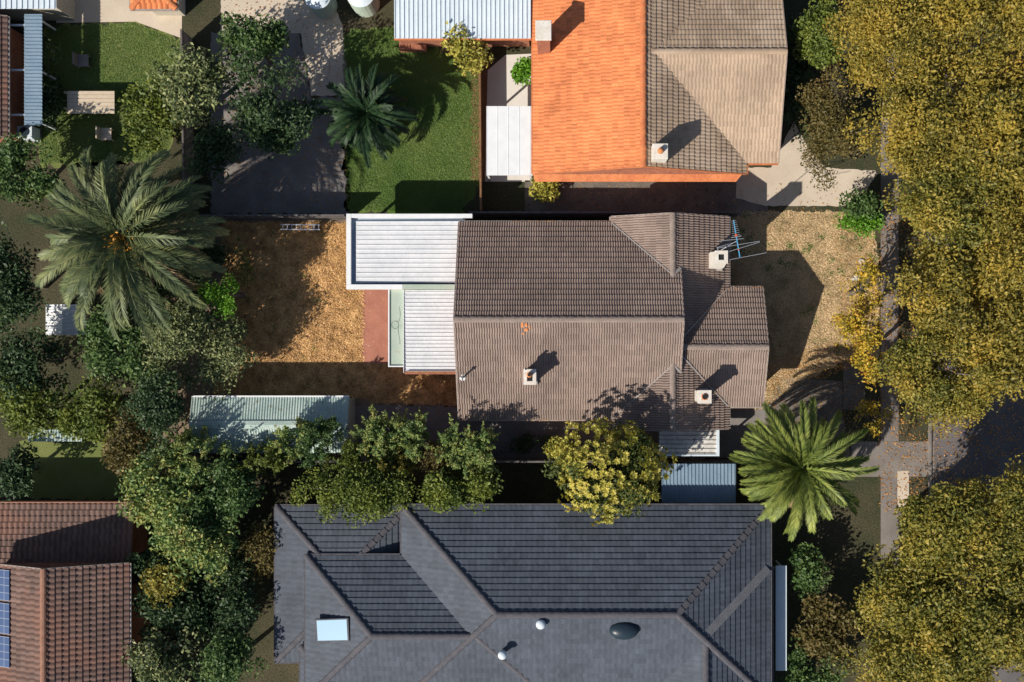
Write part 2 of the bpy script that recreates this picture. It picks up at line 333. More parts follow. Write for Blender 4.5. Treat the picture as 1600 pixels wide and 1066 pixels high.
# ------------------------------------------------------------------ roofs
def tile_slope(bm, uvl, O, u, v, poly, roll=0.135, course=0.335, amp=0.05, step=0.042, ns=6, tile=0.27, pw=1.0):
    """O origin at the eave, u along the eave, v up the slope (unit), poly convex in (u,v) metres.
    Rolls run up the slope, courses step along it; real relief, trimmed to poly."""
    n = u.cross(v).normalized()
    if n.z < 0: n = -n
    us = [p[0] for p in poly]; vs = [p[1] for p in poly]; u0, u1, v0, v1 = min(us), max(us), min(vs), max(vs)
    nu = max(2, int((u1-u0)/roll*ns)); cu = [u0+(u1-u0)*i/nu for i in range(nu+1)]
    b2 = bmesh.new(); uv = b2.loops.layers.uv.new('uv')
    k = 0; v_ = v0; prev = None
    profs = [[amp*abs(math.sin(math.pi*((x-u0+s_)/roll)))**pw for x in cu] for s_ in (0, roll*0.14)]
    row = 0
    while v_ < v1-1e-4:
        va, vb = v_, min(v_+course, v1)
        # butt joints shift half a tile from course to course and each tile lies a touch differently
        sh = (row % 2)*tile/2; prof = profs[row % 2]
        dz = {}
        def off(x):
            q = int(math.floor((x-u0+sh)/tile))
            if q not in dz: dz[q] = random.uniform(-0.003, 0.003)
            return dz[q]
        lo = [b2.verts.new(O+u*x+v*va+n*(step+h+off(x+1e-4))) for x, h in zip(cu, prof)]
        hi = [b2.verts.new(O+u*x+v*vb+n*(h+off(x+1e-4)*0.5)) for x, h in zip(cu, prof)]
        for i in range(nu):
            f = b2.faces.new((lo[i], lo[i+1], hi[i+1], hi[i])); xm = (cu[i]+cu[i+1])/2
            for lp in f.loops:
                pass
            for lp in f.loops: lp[uv].uv = ((xm-u0+sh)/tile, row+0.5)
        if prev:
            for i in range(nu):
                f = b2.faces.new((prev[i], prev[i+1], lo[i+1], lo[i]))
                for lp in f.loops: lp[uv].uv = ((cu[i]-u0+sh)/tile, row+0.5)
        prev = hi; v_ += course; row += 1
    cx = sum(us)/len(us); cv = sum(vs)/len(vs)
    for i in range(len(poly)):
        a = poly[i]; b = poly[(i+1) % len(poly)]
        A = O+u*a[0]+v*a[1]; B = O+u*b[0]+v*b[1]; e = (B-A)
        if e.length < 1e-5: continue
        pn = e.cross(n).normalized(); C_ = O+u*cx+v*cv
        if (C_-A).dot(pn) > 0: pn = -pn
        if abs(e.normalized().dot(u)) > 0.999 or abs(e.normalized().dot(v)) > 0.999: continue
        g = b2.verts[:]+b2.edges[:]+b2.faces[:]
        bmesh.ops.bisect_plane(b2, geom=g, plane_co=A, plane_no=pn, clear_outer=True)
    for f in b2.faces:
        f.normal_update()
    me = bpy.data.meshes.new('t'); b2.to_mesh(me); b2.free(); bm.from_mesh(me); bpy.data.meshes.remove(me)
def cap_line(bm, a, b, r=0.135, seglen=0.42):
    """overlapping half round cap tiles from a to b"""
    a = Vector(a); b = Vector(b); L = (b-a).length; d_ = (b-a)/L; k = max(1, int(L/seglen))
    s = d_.cross(Vector((0, 0, 1))).normalized(); u_ = s.cross(d_)
    for i in range(k):
        p = a+d_*(L*i/k); q = a+d_*(L*(i+1)/k+0.03)
        ra, rb = r*1.14, r*0.88
        ring = []
        for (c, rr) in ((p, ra), (q, rb)):
            ring.append([bm.verts.new(c+s*(math.cos(t)*rr*1.2)+u_*(math.sin(t)*rr*0.75-0.02)) for t in [math.pi*j/6 for j in range(7)]])
        for j in range(6): bm.faces.new((ring[0][j], ring[0][j+1], ring[1][j+1], ring[1][j]))
        bm.faces.new(ring[0][::-1]); bm.faces.new(ring[1])
def roof_block(parent, x0, x1, y0, y1, z, pitch, axis, mat, capmat, hip0=False, hip1=False, roll=0.135, ns=6, wall=None, gutmat=None, bargemat=None,
               mat2=None, course=0.33, gable0=True, gable1=True, over=0.0, amp=0.055):
    """rectangle of eaves (world), ridge along axis 'x' or 'y'; hip or gable at each end. returns roof object"""
    if y0 > y1: y0, y1 = y1, y0
    if x0 > x1: x0, x1 = x1, x0
    t = math.tan(R(pitch)); cs = math.cos(R(pitch))
    if axis == 'x': A0, A1, B0, B1 = x0, x1, y0, y1; m = lambda a, b, zz: Vector((a, b, zz)); ua = Vector((1, 0, 0)); ub = Vector((0, 1, 0))
    else: A0, A1, B0, B1 = y0, y1, x0, x1; m = lambda a, b, zz: Vector((b, a, zz)); ua = Vector((0, 1, 0)); ub = Vector((1, 0, 0))
    half = (B1-B0)/2; rise = half*t; Bm = (B0+B1)/2; sl = half/cs
    r0 = A0+(half if hip0 else 0); r1 = A1-(half if hip1 else 0); L = A1-A0
    up = Vector((0, 0, 1))
    bm = bmesh.new()
    bms = [bm, bm]
    if mat2: bms = [bm, bmesh.new()]
    for k, (side, org) in enumerate(((1, m(A0, B0, z)), (-1, m(A0, B1, z)))):
        v = (ub*side*cs+up*math.sin(R(pitch)))
        tile_slope(bms[k], None, org, ua, v, [(0, 0), (L, 0), (r1-A0, sl), (r0-A0, sl)], roll, course, ns=ns, amp=amp)
    for hip, a_, dirn in ((hip0, A0, 1), (hip1, A1, -1)):
        if hip:
            v = (ua*dirn*cs+up*math.sin(R(pitch)))
            tile_slope(bm, None, m(a_, B0, z), ub, v, [(0, 0), (B1-B0, 0), (half, sl)], roll, course, ns=ns, amp=amp)
    roof = finish_bm('roof', bm, mat, parent)
    if mat2: finish_bm('roof', bms[1], mat2, parent)
    cb = bmesh.new(); cap_line(cb, m(r0, Bm, z+rise+0.03), m(r1, Bm, z+rise+0.03))
    for hip, a_, rr in ((hip0, A0, r0), (hip1, A1, r1)):
        if hip:
            for b_ in (B0, B1): cap_line(cb, m(a_, b_, z+0.03), m(rr, Bm, z+rise+0.03))
    finish_bm('ridge_cap', cb, capmat, roof)
    # gutters and barge boards
    gb = bmesh.new()
    def gut(a, b): bar(gb, a, b, 0.11, 0.10)
    e = 0.05
    gut(m(A0, B0-e, z-0.03), m(A1, B0-e, z-0.03)); gut(m(A0, B1+e, z-0.03), m(A1, B1+e, z-0.03))
    if hip0: gut(m(A0-e, B0-e, z-0.03), m(A0-e, B1+e, z-0.03))
    if hip1: gut(m(A1+e, B0-e, z-0.03), m(A1+e, B1+e, z-0.03))
    finish_bm('gutter', gb, gutmat or M_GUT, roof)
    bb = bmesh.new(); any_ = False
    for hip, a_, sgn, gb_ in ((hip0, A0, -1, gable0), (hip1, A1, 1, gable1)):
        if not hip and gb_:
            any_ = True
            for b_ in (B0, B1): bar(bb, m(a_+sgn*0.02, b_, z-0.01), m(a_+sgn*0.02, Bm, z+rise-0.01), 0.05, 0.14)
    if any_: finish_bm('barge_board', bb, bargemat or M_GUT, roof)
    else: bb.free()
    # walls and gable ends
    if wall:
        wb = bmesh.new(); i = 0.45
        c0, c1, d0, d1 = A0+(i if hip0 else 0.25), A1-(i if hip1 else 0.25), B0+i, B1-i
        zt = z+i*t*0.6
        pts = [(c0, d0), (c1, d0), (c1, d1), (c0, d1)]
        lo = [wb.verts.new(m(a, b, 0)) for a, b in pts]; hi = [wb.verts.new(m(a, b, z-0.02)) for a, b in pts]
        for k in range(4): wb.faces.new((lo[k], lo[(k+1) % 4], hi[(k+1) % 4], hi[k]))
        if not hip0: tp = wb.verts.new(m(c0, Bm, z+(half-i)*t-0.06)); wb.faces.new((hi[0], hi[3], tp))
        if not hip1: tp = wb.verts.new(m(c1, Bm, z+(half-i)*t-0.06)); wb.faces.new((hi[1], hi[2], tp))
        sf = [wb.verts.new(m(a, b, z-0.07)) for a, b in ((A0, B0), (A1, B0), (A1, B1), (A0, B1))]; wb.faces.new(sf)
        bmesh.ops.recalc_face_normals(wb, faces=wb.faces[:]); finish_bm('wall', wb, wall, parent)
    return roof
def window(parent, x, y, z0, w_, h_, face):
    """face: 'n','s','e','w' outward"""
    fb = bmesh.new(); gb = bmesh.new(); t = 0.05
    dx, dy = {'n': (0, 1), 's': (0, -1), 'e': (1, 0), 'w': (-1, 0)}[face]
    ax = abs(dy)
    def bx(bm, a0, a1, z0_, z1_, d0, d1):
        if ax: box(bm, x+a0, x+a1, y+dy*d0, y+dy*d1, z0_, z1_)
        else: box(bm, x+dx*d0, x+dx*d1, y+a0, y+a1, z0_, z1_)
    bx(fb, -w_/2, w_/2, z0, z0+t, 0.0, 0.09); bx(fb, -w_/2, w_/2, z0+h_-t, z0+h_, 0.0, 0.06)
    bx(fb, -w_/2, -w_/2+t, z0+t, z0+h_-t, 0.0, 0.06); bx(fb, w_/2-t, w_/2, z0+t, z0+h_-t, 0.0, 0.06)
    bx(fb, -t/2, t/2, z0+t, z0+h_-t, 0.0, 0.06)
    f = finish_bm('window', fb, M_WHITE, parent)
    bx(gb, -w_/2+t, w_/2-t, z0+t, z0+h_-t, 0.003, 0.02); finish_bm('pane', gb, M_GLASS, f)

def ribbed(name, parent, x0, x1, y0, y1, zfun, mat, rib_axis='x', period=0.25, ribw=0.045, ribh=0.045, corr=False, thick=0.03):
    """sheet metal; ribs run along rib_axis. zfun(x,y) gives height"""
    if x0 > x1: x0, x1 = x1, x0
    if y0 > y1: y0, y1 = y1, y0
    lo, hi = (y0, y1) if rib_axis == 'x' else (x0, x1)
    prof = []
    if corr:
        n = int((hi-lo)/period*6)
        for i in range(n+1):
            c = lo+(hi-lo)*i/n; prof.append((c, ribh*0.5*(1+math.sin((c-lo)/period*2*math.pi))))
    else:
        c = lo; 
        while c < hi-1e-3:
            e = min(c+period, hi)
            prof += [(c, ribh), (min(c+ribw, hi), ribh), (min(c+ribw*1.15, hi), 0), (max(e-0.004, c+ribw*1.2), 0)]
            c = e
        prof = sorted({p[0]: p for p in prof if p[0] <= hi+1e-6}.values())
    bm = bmesh.new(); rows = []
    alo, ahi = (x0, x1) if rib_axis == 'x' else (y0, y1)
    st = [alo+(ahi-alo)*k/6 for k in range(7)]
    for a in st:
        rows.append([bm.verts.new((a, c, zfun(a, c)+h) if rib_axis == 'x' else (c, a, zfun(c, a)+h)) for c, h in prof])
    for r_a, r_b in zip(rows, rows[1:]):
        for j in range(len(prof)-1): bm.faces.new((r_a[j], r_a[j+1], r_b[j+1], r_b[j]))
    bmesh.ops.recalc_face_normals(bm, faces=bm.faces[:])
    if sum(f.normal.z for f in bm.faces) < 0: bmesh.ops.reverse_faces(bm, faces=bm.faces[:])
    return finish_bm(name, bm, mat, parent)

# ------------------------------------------------------------------ THE BROWN-ROOFED HOUSE
ZE = 2.65
house = thing('house', P(900, 500, 0), 'house with brown ribbed tile roof, tall cream chimneys and white flat verandah roofs', 'house')
PT = 26.5
mx0, mx1 = X(717, ZE), X(1059, ZE); my0, my1 = Y(655, ZE), Y(348, ZE)
roof_main = roof_block(house, mx0, mx1, my0, my1, ZE, PT, 'x', M_TILE, M_CAP, wall=M_BRICK)
half = (my1-my0)/2; tt = math.tan(R(PT))
def zmain(y): return ZE+(half-abs(y-(my0+my1)/2))*tt
cx0, cx1 = X(955, ZE), X(1138, ZE)
roof_cross = roof_block(house, cx0, cx1, Y(670, ZE), Y(339, ZE), ZE, PT-1.6, 'y', M_TILE, M_CAP, wall=M_BRICK)
zr = ZE+(cx1-cx0)/2*math.tan(R(PT-1.6))
def zcross(x): return ZE+((cx1-cx0)/2-abs(x-(cx0+cx1)/2))*math.tan(R(PT-1.6))
wy0, wy1 = Y(635, ZE), Y(450, ZE)
roof_wing = roof_block(house, (cx0+cx1)/2+0.1, X(1192, ZE), wy0, wy1, ZE, PT-2.0, 'x', M_TILE, M_CAP, wall=M_BRICK, gable0=False)
def zwing(y): return ZE+((wy1-wy0)/2-abs(y-(wy0+wy1)/2))*math.tan(R(PT-2.0))
# valley irons: thin raised strips lying in each valley
def valley(px_list, wd=0.06):
    bm = bmesh.new()
    for a, b in zip(px_list, px_list[1:]): bar(bm, a, b, wd, 0.012)
    return finish_bm('flashing_or_lit_strip', bm, M_LEAD, roof_main)
ymid = (my0+my1)/2; xr = (cx0+cx1)/2
def v3(x, y, z): return Vector((x, y, z+0.115))
# north-west valley: from eave corner to where cross ridge meets main slope
yN = my1-(zr-ZE)/tt; yS = my0+(zr-ZE)/tt
valley([v3(cx0+0.05, my1-0.05, ZE+0.02), v3(xr, yN, zr)])
valley([v3(xr, yN, zr), v3(mx1, my1-(zcross(mx1)-ZE)/tt, zcross(mx1))], 0.14)
valley([v3(cx0+0.05, my0+0.05, ZE), v3(xr, yS, zr-0.02)], 0.05)
valley([v3(xr, yS, zr), v3(mx1, my0+(zcross(mx1)-ZE)/tt, zcross(mx1))], 0.12)
wym = (wy0+wy1)/2
valley([v3(cx1-0.05, wy1-0.02, ZE+0.02), v3(xr+0.3, wym+0.25, zr-0.1)], 0.07)
valley([v3(cx1-0.05, wy0+0.02, ZE+0.02), v3(xr+0.3, wym-0.25, zr-0.1)], 0.07)
for a in ((740, 's'), (900, 's'), (760, 'n'), (860, 'n')):
    yy = (my0+0.45) if a[1] == 's' else (my1-0.45); window(house, X(a[0]), yy, 1.0, 1.5, 1.1, a[1])
window(house, X(1192, ZE)-0.25, Y(590, 1), 0.8, 1.8, 1.3, 'e'); window(house, X(1192, ZE)-0.25, Y(500, 1), 0.8, 1.8, 1.3, 'e')
window(house, cx1-0.45, Y(390, 1), 0.9, 1.4, 1.2, 'e')

def hollow(bm, cx, cy, w_, h_, z0, z1, t=0.12):
    """square tube of masonry open at the top"""
    o = [(-w_/2, -h_/2), (w_/2, -h_/2), (w_/2, h_/2), (-w_/2, h_/2)]; i = [(-w_/2+t, -h_/2+t), (w_/2-t, -h_/2+t), (w_/2-t, h_/2-t), (-w_/2+t, h_/2-t)]
    ob = [bm.verts.new((cx+a, cy+b, z0)) for a, b in o]; ot = [bm.verts.new((cx+a, cy+b, z1)) for a, b in o]
    it = [bm.verts.new((cx+a, cy+b, z1)) for a, b in i]; ib = [bm.verts.new((cx+a, cy+b, z1-0.5)) for a, b in i]
    for k in range(4):
        j = (k+1) % 4
        bm.faces.new((ob[k], ob[j], ot[j], ot[k])); bm.faces.new((ot[k], ot[j], it[j], it[k])); bm.faces.new((it[k], it[j], ib[j], ib[k]))
    bm.faces.new(ib); bm.faces.new(ob[::-1])
def chimney(x, y, zb, zt, w_, h_, lead=True, pot=None, capw=0.06):
    bm = bmesh.new(); box(bm, x-w_/2, x+w_/2, y-h_/2, y+h_/2, zb-0.6, zt-0.16, 0.01)
    box(bm, x-w_/2-capw*0.5, x+w_/2+capw*0.5, y-h_/2-capw*0.5, y+h_/2+capw*0.5, zt-0.5, zt-0.42)
    c = finish_bm('chimney', bm, M_CHIM, house)
    bm = bmesh.new(); hollow(bm, x, y, w_+capw*2, h_+capw*2, zt-0.16, zt, (w_+capw*2)*0.28); finish_bm('chimney_cap', bm, M_CHIM, c)
    bm = bmesh.new(); box(bm, x-0.12, x+0.12, y-0.12, y+0.12, zt-0.499, zt-0.05); finish_bm('flue', bm, M_DARK, c)
    if lead:
        bm = bmesh.new()
        box(bm, x-w_/2-0.10, x+w_/2+0.10, y-h_/2-0.10, y+h_/2+0.10, zb-0.3, zb+0.12); finish_bm('flashing', bm, M_LEAD, c)
    return c
# chimney 1 on the south slope: cream cap with two terracotta pots
x1, y1 = X(829, 4.0), Y(588, 4.0); zb = zmain(y1)
c = chimney(x1, y1, zb, 5.55, 0.55, 0.70, pot=True)
def pot(c, x, y, z, r, h, mat=M_TERRA):
    bm = bmesh.new(); tube(bm, (x, y, z-0.1), (x, y, z+h), r*1.1, r*0.85, 14); tube(bm, (x, y, z+h), (x, y, z+h+0.05), r*1.1, r*1.1, 14)
    p = finish_bm('chimney_pot', bm, mat, c, True)
    bm = bmesh.new(); tube(bm, (x, y, z+h+0.052), (x, y, z+h+0.056), r*0.7, r*0.7, 12); finish_bm('flue', bm, M_DARK, p)
pot(c, x1-0.02, y1+0.12, 5.55, 0.13, 0.30)
pot(c, x1-0.22, y1+0.42, 5.2, 0.07, 0.5, M_CHIM)
# chimney 2 by the south valley: round flue
x2, y2 = X(1094, 3.6), Y(618, 3.6); c2 = chimney(x2, y2, 3.4, 5.35, 0.60, 0.58)
bm = bmesh.new(); tube(bm, (x2, y2, 5.3), (x2, y2, 5.40), 0.19, 0.17, 16); p = finish_bm('chimney_pot', bm, M_TERRA, c2, True)
bm = bmesh.new(); tube(bm, (x2, y2, 5.401), (x2, y2, 5.405), 0.14, 0.14, 16); finish_bm('flue', bm, M_DARK, p)
# chimney 3, widest, beside the aerial: sloping shoulders up to a square flue
x3, y3 = X(1118, 3.3), Y(407, 3.3)
bm = bmesh.new()
box(bm, x3-0.36, x3+0.36, y3-0.45, y3+0.40, 2.0, 3.9, 0.01)
lo = [(x3-0.36, y3-0.45), (x3+0.36, y3-0.45), (x3+0.36, y3+0.40), (x3-0.36, y3+0.40)]
hi = [(x3-0.30, y3-0.30), (x3+0.30, y3-0.30), (x3+0.30, y3+0.30), (x3-0.30, y3+0.30)]
A = [bm.verts.new((a, b, 3.9)) for a, b in lo]; B = [bm.verts.new((a, b, 5.2)) for a, b in hi]
for k in range(4): bm.faces.new((A[k], A[(k+1) % 4], B[(k+1) % 4], B[k]))
bmesh.ops.recalc_face_normals(bm, faces=bm.faces[:])
c3 = finish_bm('chimney', bm, M_CHIM, house)
bm = bmesh.new(); hollow(bm, x3, y3, 0.68, 0.68, 5.2, 5.36, 0.19); finish_bm('chimney_cap', bm, M_CHIM, c3)
bm = bmesh.new(); box(bm, x3-0.15, x3+0.15, y3-0.15, y3+0.15, 4.862, 5.28); finish_bm('flue', bm, M_DARK, c3)
bm = bmesh.new(); box(bm, x3-0.46, x3+0.42, y3-0.55, y3+0.5, 2.6, 3.05); finish_bm('flashing', bm, M_LEAD, c3)
# vent pipe near the west gable
xv, yv = X(724, 3.6), Y(590, 3.6)
bm = bmesh.new(); tube(bm, (xv, yv, 3.0), (xv, yv, 4.75), 0.05, 0.05, 10); tube(bm, (xv, yv, 4.75), (xv, yv, 4.9), 0.11, 0.06, 10)
vp = finish_bm('vent_pipe', bm, M_WHITE, house, True)
bm = bmesh.new(); yy = yv; zz = zmain(yv)
vs_ = [bm.verts.new((xv+a, yv+b, zmain(yv+b)+0.06)) for a, b in ((-0.14, -0.16), (0.16, -0.16), (0.16, 0.16), (-0.14, 0.16))]; bm.faces.new(vs_); finish_bm('flashing', bm, M_WHITE, vp)
# broken terracotta tiles showing just below the ridge
bm = bmesh.new(); bu = Vector((0, math.cos(R(PT)), math.sin(R(PT))))
for (px, py, w_, h_) in ((814, 506, .14, .30), (820, 505, .14, .22), (819, 512, .20, .18), (816, 517, .10, .12), (826, 508, .08, .2)):
    x = X(px, 5); y = Y(py+6, 5); z = zmain(y)+0.10
    q = [Vector((x, y, z)), Vector((x+w_, y, z+0.01)), Vector((x+w_*0.9, y+h_*bu.y, z+h_*bu.z)), Vector((x+0.02, y+h_*bu.y*.9, z+h_*bu.z*.9))]
    bm.faces.new([bm.verts.new(a) for a in q])
finish_bm('exposed_tile', bm, M_TERRA, roof_main)
# television aerial strapped to chimney 3
bm = bmesh.new(); mast0 = Vector((x3-0.05, y3+0.36, 3.9)); mt = Vector((x3+0.05, y3+0.40, 6.6))
tube(bm, mast0, mt, 0.022, 0.02, 8); aer = finish_bm('aerial_mast', bm, M_ALU, house, True)
zb_ = 6.3
bA, bB = P(1146, 344, zb_), P(1156, 402, zb_)
bm = bmesh.new(); bar(bm, bA, bB, 0.045, 0.03); finish_bm('boom', bm, M_BLUE, aer)
bm = bmesh.new(); dvec = (bB-bA).normalized(); sd = dvec.cross(Vector((0, 0, 1))).normalized()
for i in range(9):
    p = bA+(bB-bA)*(0.02+0.055*i); L = 0.12+0.012*i; bar(bm, p-sd*L+Vector((0, 0, .03)), p+sd*L+Vector((0, 0, .03)), 0.014)
p = bA+(bB-bA)*0.45; bar(bm, p-sd*0.27, p+sd*0.27, 0.03)
for (a, b) in (((1121, 377), (1162, 373)), ((1120, 388), (1187, 377)), ((1140, 393), (1187, 378.5)), ((1140, 406), (1198, 395)), ((1120, 387), (1151, 378))):
    bar(bm, P(*a, zb_+0.02), P(*b, zb_+0.02), 0.02)
bar(bm, P(1121, 386, zb_), P(1122, 393, zb_), 0.03); bar(bm, mt-Vector((0, 0, .28)), P(1150, 377, zb_), 0.03)
finish_bm('aerial_element', bm, M_ALU, aer)
bm = bmesh.new(); p = bA+(bB-bA)*0.41; box(bm, p.x-0.06, p.x+0.06, p.y-0.05, p.y+0.05, zb_-0.05, zb_+0.06, 0.01)
p = bA+(bB-bA)*0.80; box(bm, p.x-0.035, p.x+0.035, p.y-0.03, p.y+0.03, zb_-0.03, zb_+0.04, 0.01); finish_bm('clamp', bm, M_RED, aer)

# ---- white box verandah roof (north) ------------------------------------------------
zp = 2.75
ax0, ax1, ay0, ay1 = X(541, zp), X(718, zp), Y(452, zp), Y(334, zp)
bm = bmesh.new(); bt = 0.26
box(bm, ax0, ax0+0.26, ay0+0.27, ay1, 2.35, zp, 0.008)               # west beam
box(bm, ax0, X(629, zp)-0.003, ay0, ay0+0.265, 2.35, zp, 0.008)                # south beam
box(bm, ax0+0.27, X(738, zp), ay1-0.22, ay1, 2.35, zp, 0.008)
fas = finish_bm('fascia_beam', bm, M_WHITE, house)
bm = bmesh.new(); box(bm, X(629, zp), X(718, zp), ay0, ay0+0.265, 2.35, zp+0.004, 0.005); tag(finish_bm('fascia_beam', bm, M_MINT, house), 'pale green length of the verandah beam')
dx0 = X(556, 2.55)
ribbed('verandah_roof', house, dx0, mx0+0.3, Y(441.5, 2.6), Y(345.5, 2.6), lambda x, y: 2.50+(x-dx0)*0.012, M_DECK, 'x', 0.258, 0.03, 0.035)
bm = bmesh.new(); box(bm, ax0+0.24, mx0+0.3, ay0+0.24, ay1-0.2, 2.36, 2.40); finish_bm('box_gutter', bm, M_NAVY, house)
bm = bmesh.new()
for py in (360, 400, 440): 
    yy = Y(py, 2); box(bm, ax0+0.05, ax0+0.17, yy-0.06, yy+0.06, 0, 2.349)
finish_bm('verandah_post', bm, M_WHITE, house)
# ---- second ribbed roof and mint slab -------------------------------------------------
zq = 2.62
bx0, bx1, by0, by1 = X(631, zq), X(720, zq), Y(580, zq), Y(452, zq)-0.03
ribbed('laundry_roof', house, bx0, bx1, by0, by1, lambda x, y: 2.50+(y-by0)*0.012, M_DECK, 'x', 0.208, 0.028, 0.035)
bm = bmesh.new(); box(bm, bx0+0.03, bx1, by0-0.18, by0-0.02, 0.02, 2.50); box(bm, bx0+0.03, bx0+0.15, by0, by1, 0.02, 2.46); finish_bm('laundry_wall', bm, M_BRICK, house)
bm = bmesh.new(); box(bm, bx0-0.03, bx0, by0-0.1, by1, 2.35, 2.60); finish_bm('fascia_board', bm, M_WHITE, house)
# roof upstand in shade along the bottom edge: low capping
bm = bmesh.new(); box(bm, bx0+0.2, bx1, by0-0.02, by0+0.02, 2.46, 2.60); finish_bm('capping', bm, M_LEAD, house)
gx0, gx1 = X(607, 2.45), X(631, 2.45)-0.04; gy0, gy1 = Y(573, 2.45), Y(452, 2.45)-0.03
bm = bmesh.new(); box(bm, gx0+0.05, gx1, gy0+0.05, gy1, 2.20, 2.36); ms = finish_bm('flat_roof', bm, M_MINT, house)
bm = bmesh.new(); box(bm, gx0-0.02, gx0+0.05, gy0-0.02, gy1, 2.18, 2.45); box(bm, gx0+0.052, gx1, gy0-0.02, gy0+0.05, 2.18, 2.45); finish_bm('fascia_board', bm, M_WHITE, house)
bm = bmesh.new()
for py in (480, 565): yy = Y(py, 1); box(bm, gx0+0.06, gx0+0.14, yy-0.04, yy+0.04, 0.03, 2.19)
finish_bm('verandah_post', bm, M_WHITE, house)
bm = bmesh.new(); pts = [(622, 483), (620, 492), (615, 502), (612, 508), (615, 513), (620, 513), (623, 508), (621, 504), (617, 505), (616, 512), (619, 520), (622, 527), (626, 536)]
pts = [(623+2*math.sin(t*3), 480+22*t) for t in np.linspace(0, 1, 8)]+[(617+5.5*math.cos(a), 508+6*math.sin(a)) for a in np.linspace(-1.0, 6.6, 22)]+[(623-1.5*math.cos(t*3.1), 512+26*t) for t in np.linspace(0.1, 1, 8)]
pw = [P(a, b, 2.385) for a, b in pts]
for a, b in zip(pw, pw[1:]): tube(bm, a, b, 0.007, 0.007, 6)
o = finish_bm('garden_hose', bm, M_HOSE); tag(o, 'thin grey-green cable curled on the narrow mint flat roof', 'cable')
# ---- south porch: stained clear sheets in a white frame --------------------------------
sx0, sx1, sy0, sy1 = X(1030, 2.5), X(1120, 2.5), Y(712, 2.5), Y(668, 2.5)
ribbed('porch_roof', house, sx0, sx1, sy0+0.08, sy1+0.3, lambda x, y: 2.42+(y-sy0)*0.03, M_POLY, 'x', 0.24, 0.05, 0.05)
bm = bmesh.new(); box(bm, sx1-0.02, sx1+0.14, sy0-0.03, sy1, 2.30, 2.54, 0.006); box(bm, sx0, sx1-0.022, sy0-0.03, sy0+0.07, 2.30, 2.52, 0.006); finish_bm('porch_frame', bm, M_PALE, house)
bm = bmesh.new()
for px in (1045, 1112): box(bm, X(px)-0.05, X(px)+0.05, sy0, sy0+0.1, 0, 2.30)
finish_bm('porch_post', bm, M_WHITE, house)

# ------------------------------------------------------------------ garden shed
shed = thing('garden_shed', P(430, 660, 0), 'long garden shed with pale green corrugated iron roof, half under shrubs', 'shed')
hx0, hx1 = X(299, 2.3), X(545, 2.3); hya, hyb, hyc = Y(621, 2.2), Y(664, 2.7), Y(708, 2.2)
f1 = ribbed('roof', shed, hx0, hx1, hyb, hya, lambda x, y: 2.65-(y-hyb)/(hya-hyb)*0.42, M_TEAL, 'y', 0.15, corr=True, ribh=0.035)
f2 = ribbed('roof', shed, hx0, hx1, hyc, hyb, lambda x, y: 2.65-(hyb-y)/(hyb-hyc)*0.42, M_TEAL, 'y', 0.15, corr=True, ribh=0.035)
bm = bmesh.new()
for s_, yy in ((1, hya), (-1, hyc)):
    q = [Vector((hx0, hyb, 2.715)), Vector((hx1, hyb, 2.715)), Vector((hx1, hyb+s_*0.22, 2.67)), Vector((hx0, hyb+s_*0.22, 2.67))]
    bm.faces.new([bm.verts.new(a) for a in q])
finish_bm('ridge_cap', bm, M_TEAL, shed)
bm = bmesh.new(); box(bm, hx0, hx1, hya+0.0, hya+0.10, 2.12, 2.24); finish_bm('gutter', bm, M_WHITE, shed)
bm = bmesh.new(); box(bm, hx0+0.1, hx1-0.1, hyc+0.15, hya-0.15, 0, 2.2); finish_bm('wall', bm, M_TEAL, shed)
bm = bmesh.new(); box(bm, X(420), X(460), hya-0.15, hya-0.11, 0.02, 2.0); finish_bm('door', bm, M_WHITE, shed)

# ------------------------------------------------------------------ fences (each with rail and palings)
def fence(a, b, h, label, mat=M_FENCE, w_=0.10):
    A = P(*a); B = P(*b); t = thing('paling_fence', (A+B)/2, label, 'fence'); d_ = (B-A); L = d_.length; d_.normalize(); s = d_.cross(Vector((0, 0, 1)))
    bm = bmesh.new(); k = int(L/0.12)
    for i in range(k):
        p = A+d_*(L*(i+0.5)/k); hh = h+random.uniform(-0.02, 0.02)
        bar(bm, p, p+Vector((0, 0, hh)), 0.105, 0.018) if False else None
        v = [p-d_*0.053-s*0.009, p+d_*0.053-s*0.009, p+d_*0.053+s*0.009, p-d_*0.053+s*0.009]
        lo = [bm.verts.new(q) for q in v]; hi = [bm.verts.new(q+Vector((0, 0, hh))) for q in v]
        for j in range(4): bm.faces.new((lo[j], lo[(j+1) % 4], hi[(j+1) % 4], hi[j]))
        bm.faces.new(hi)
    bmesh.ops.recalc_face_normals(bm, faces=bm.faces[:]); finish_bm('paling', bm, mat, t)
    bm = bmesh.new()
    for z in (0.4, h-0.3): bar(bm, A+s*0.05+Vector((0, 0, z)), B+s*0.05+Vector((0, 0, z)), 0.05, 0.08)
    bar(bm, A+Vector((0, 0, h+0.04)), B+Vector((0, 0, h+0.04)), w_, 0.03); finish_bm('rail', bm, mat, t)
fence((240, 343), (548, 343), 1.8, 'grey paling fence along the north side of the dry back lawn')
fence((736, 338), (1150, 338), 1.7, 'dark paling fence between the brown-roofed house and the shaded north driveway')
fence((240, 716), (1036, 716), 1.9, 'long grey paling fence south of the shed and shrubs')
fence((1060, 718), (1200, 718), 1.7, 'short grey paling fence under the edge of the green palm, beside the porch')
fence((752, 88), (754, 334), 1.4, 'low fence between the green lawn and the bark bed', M_BED)
fence((300, 60), (304, 334), 1.7, 'dark paling fence behind the grey-green tree north of the big palm')

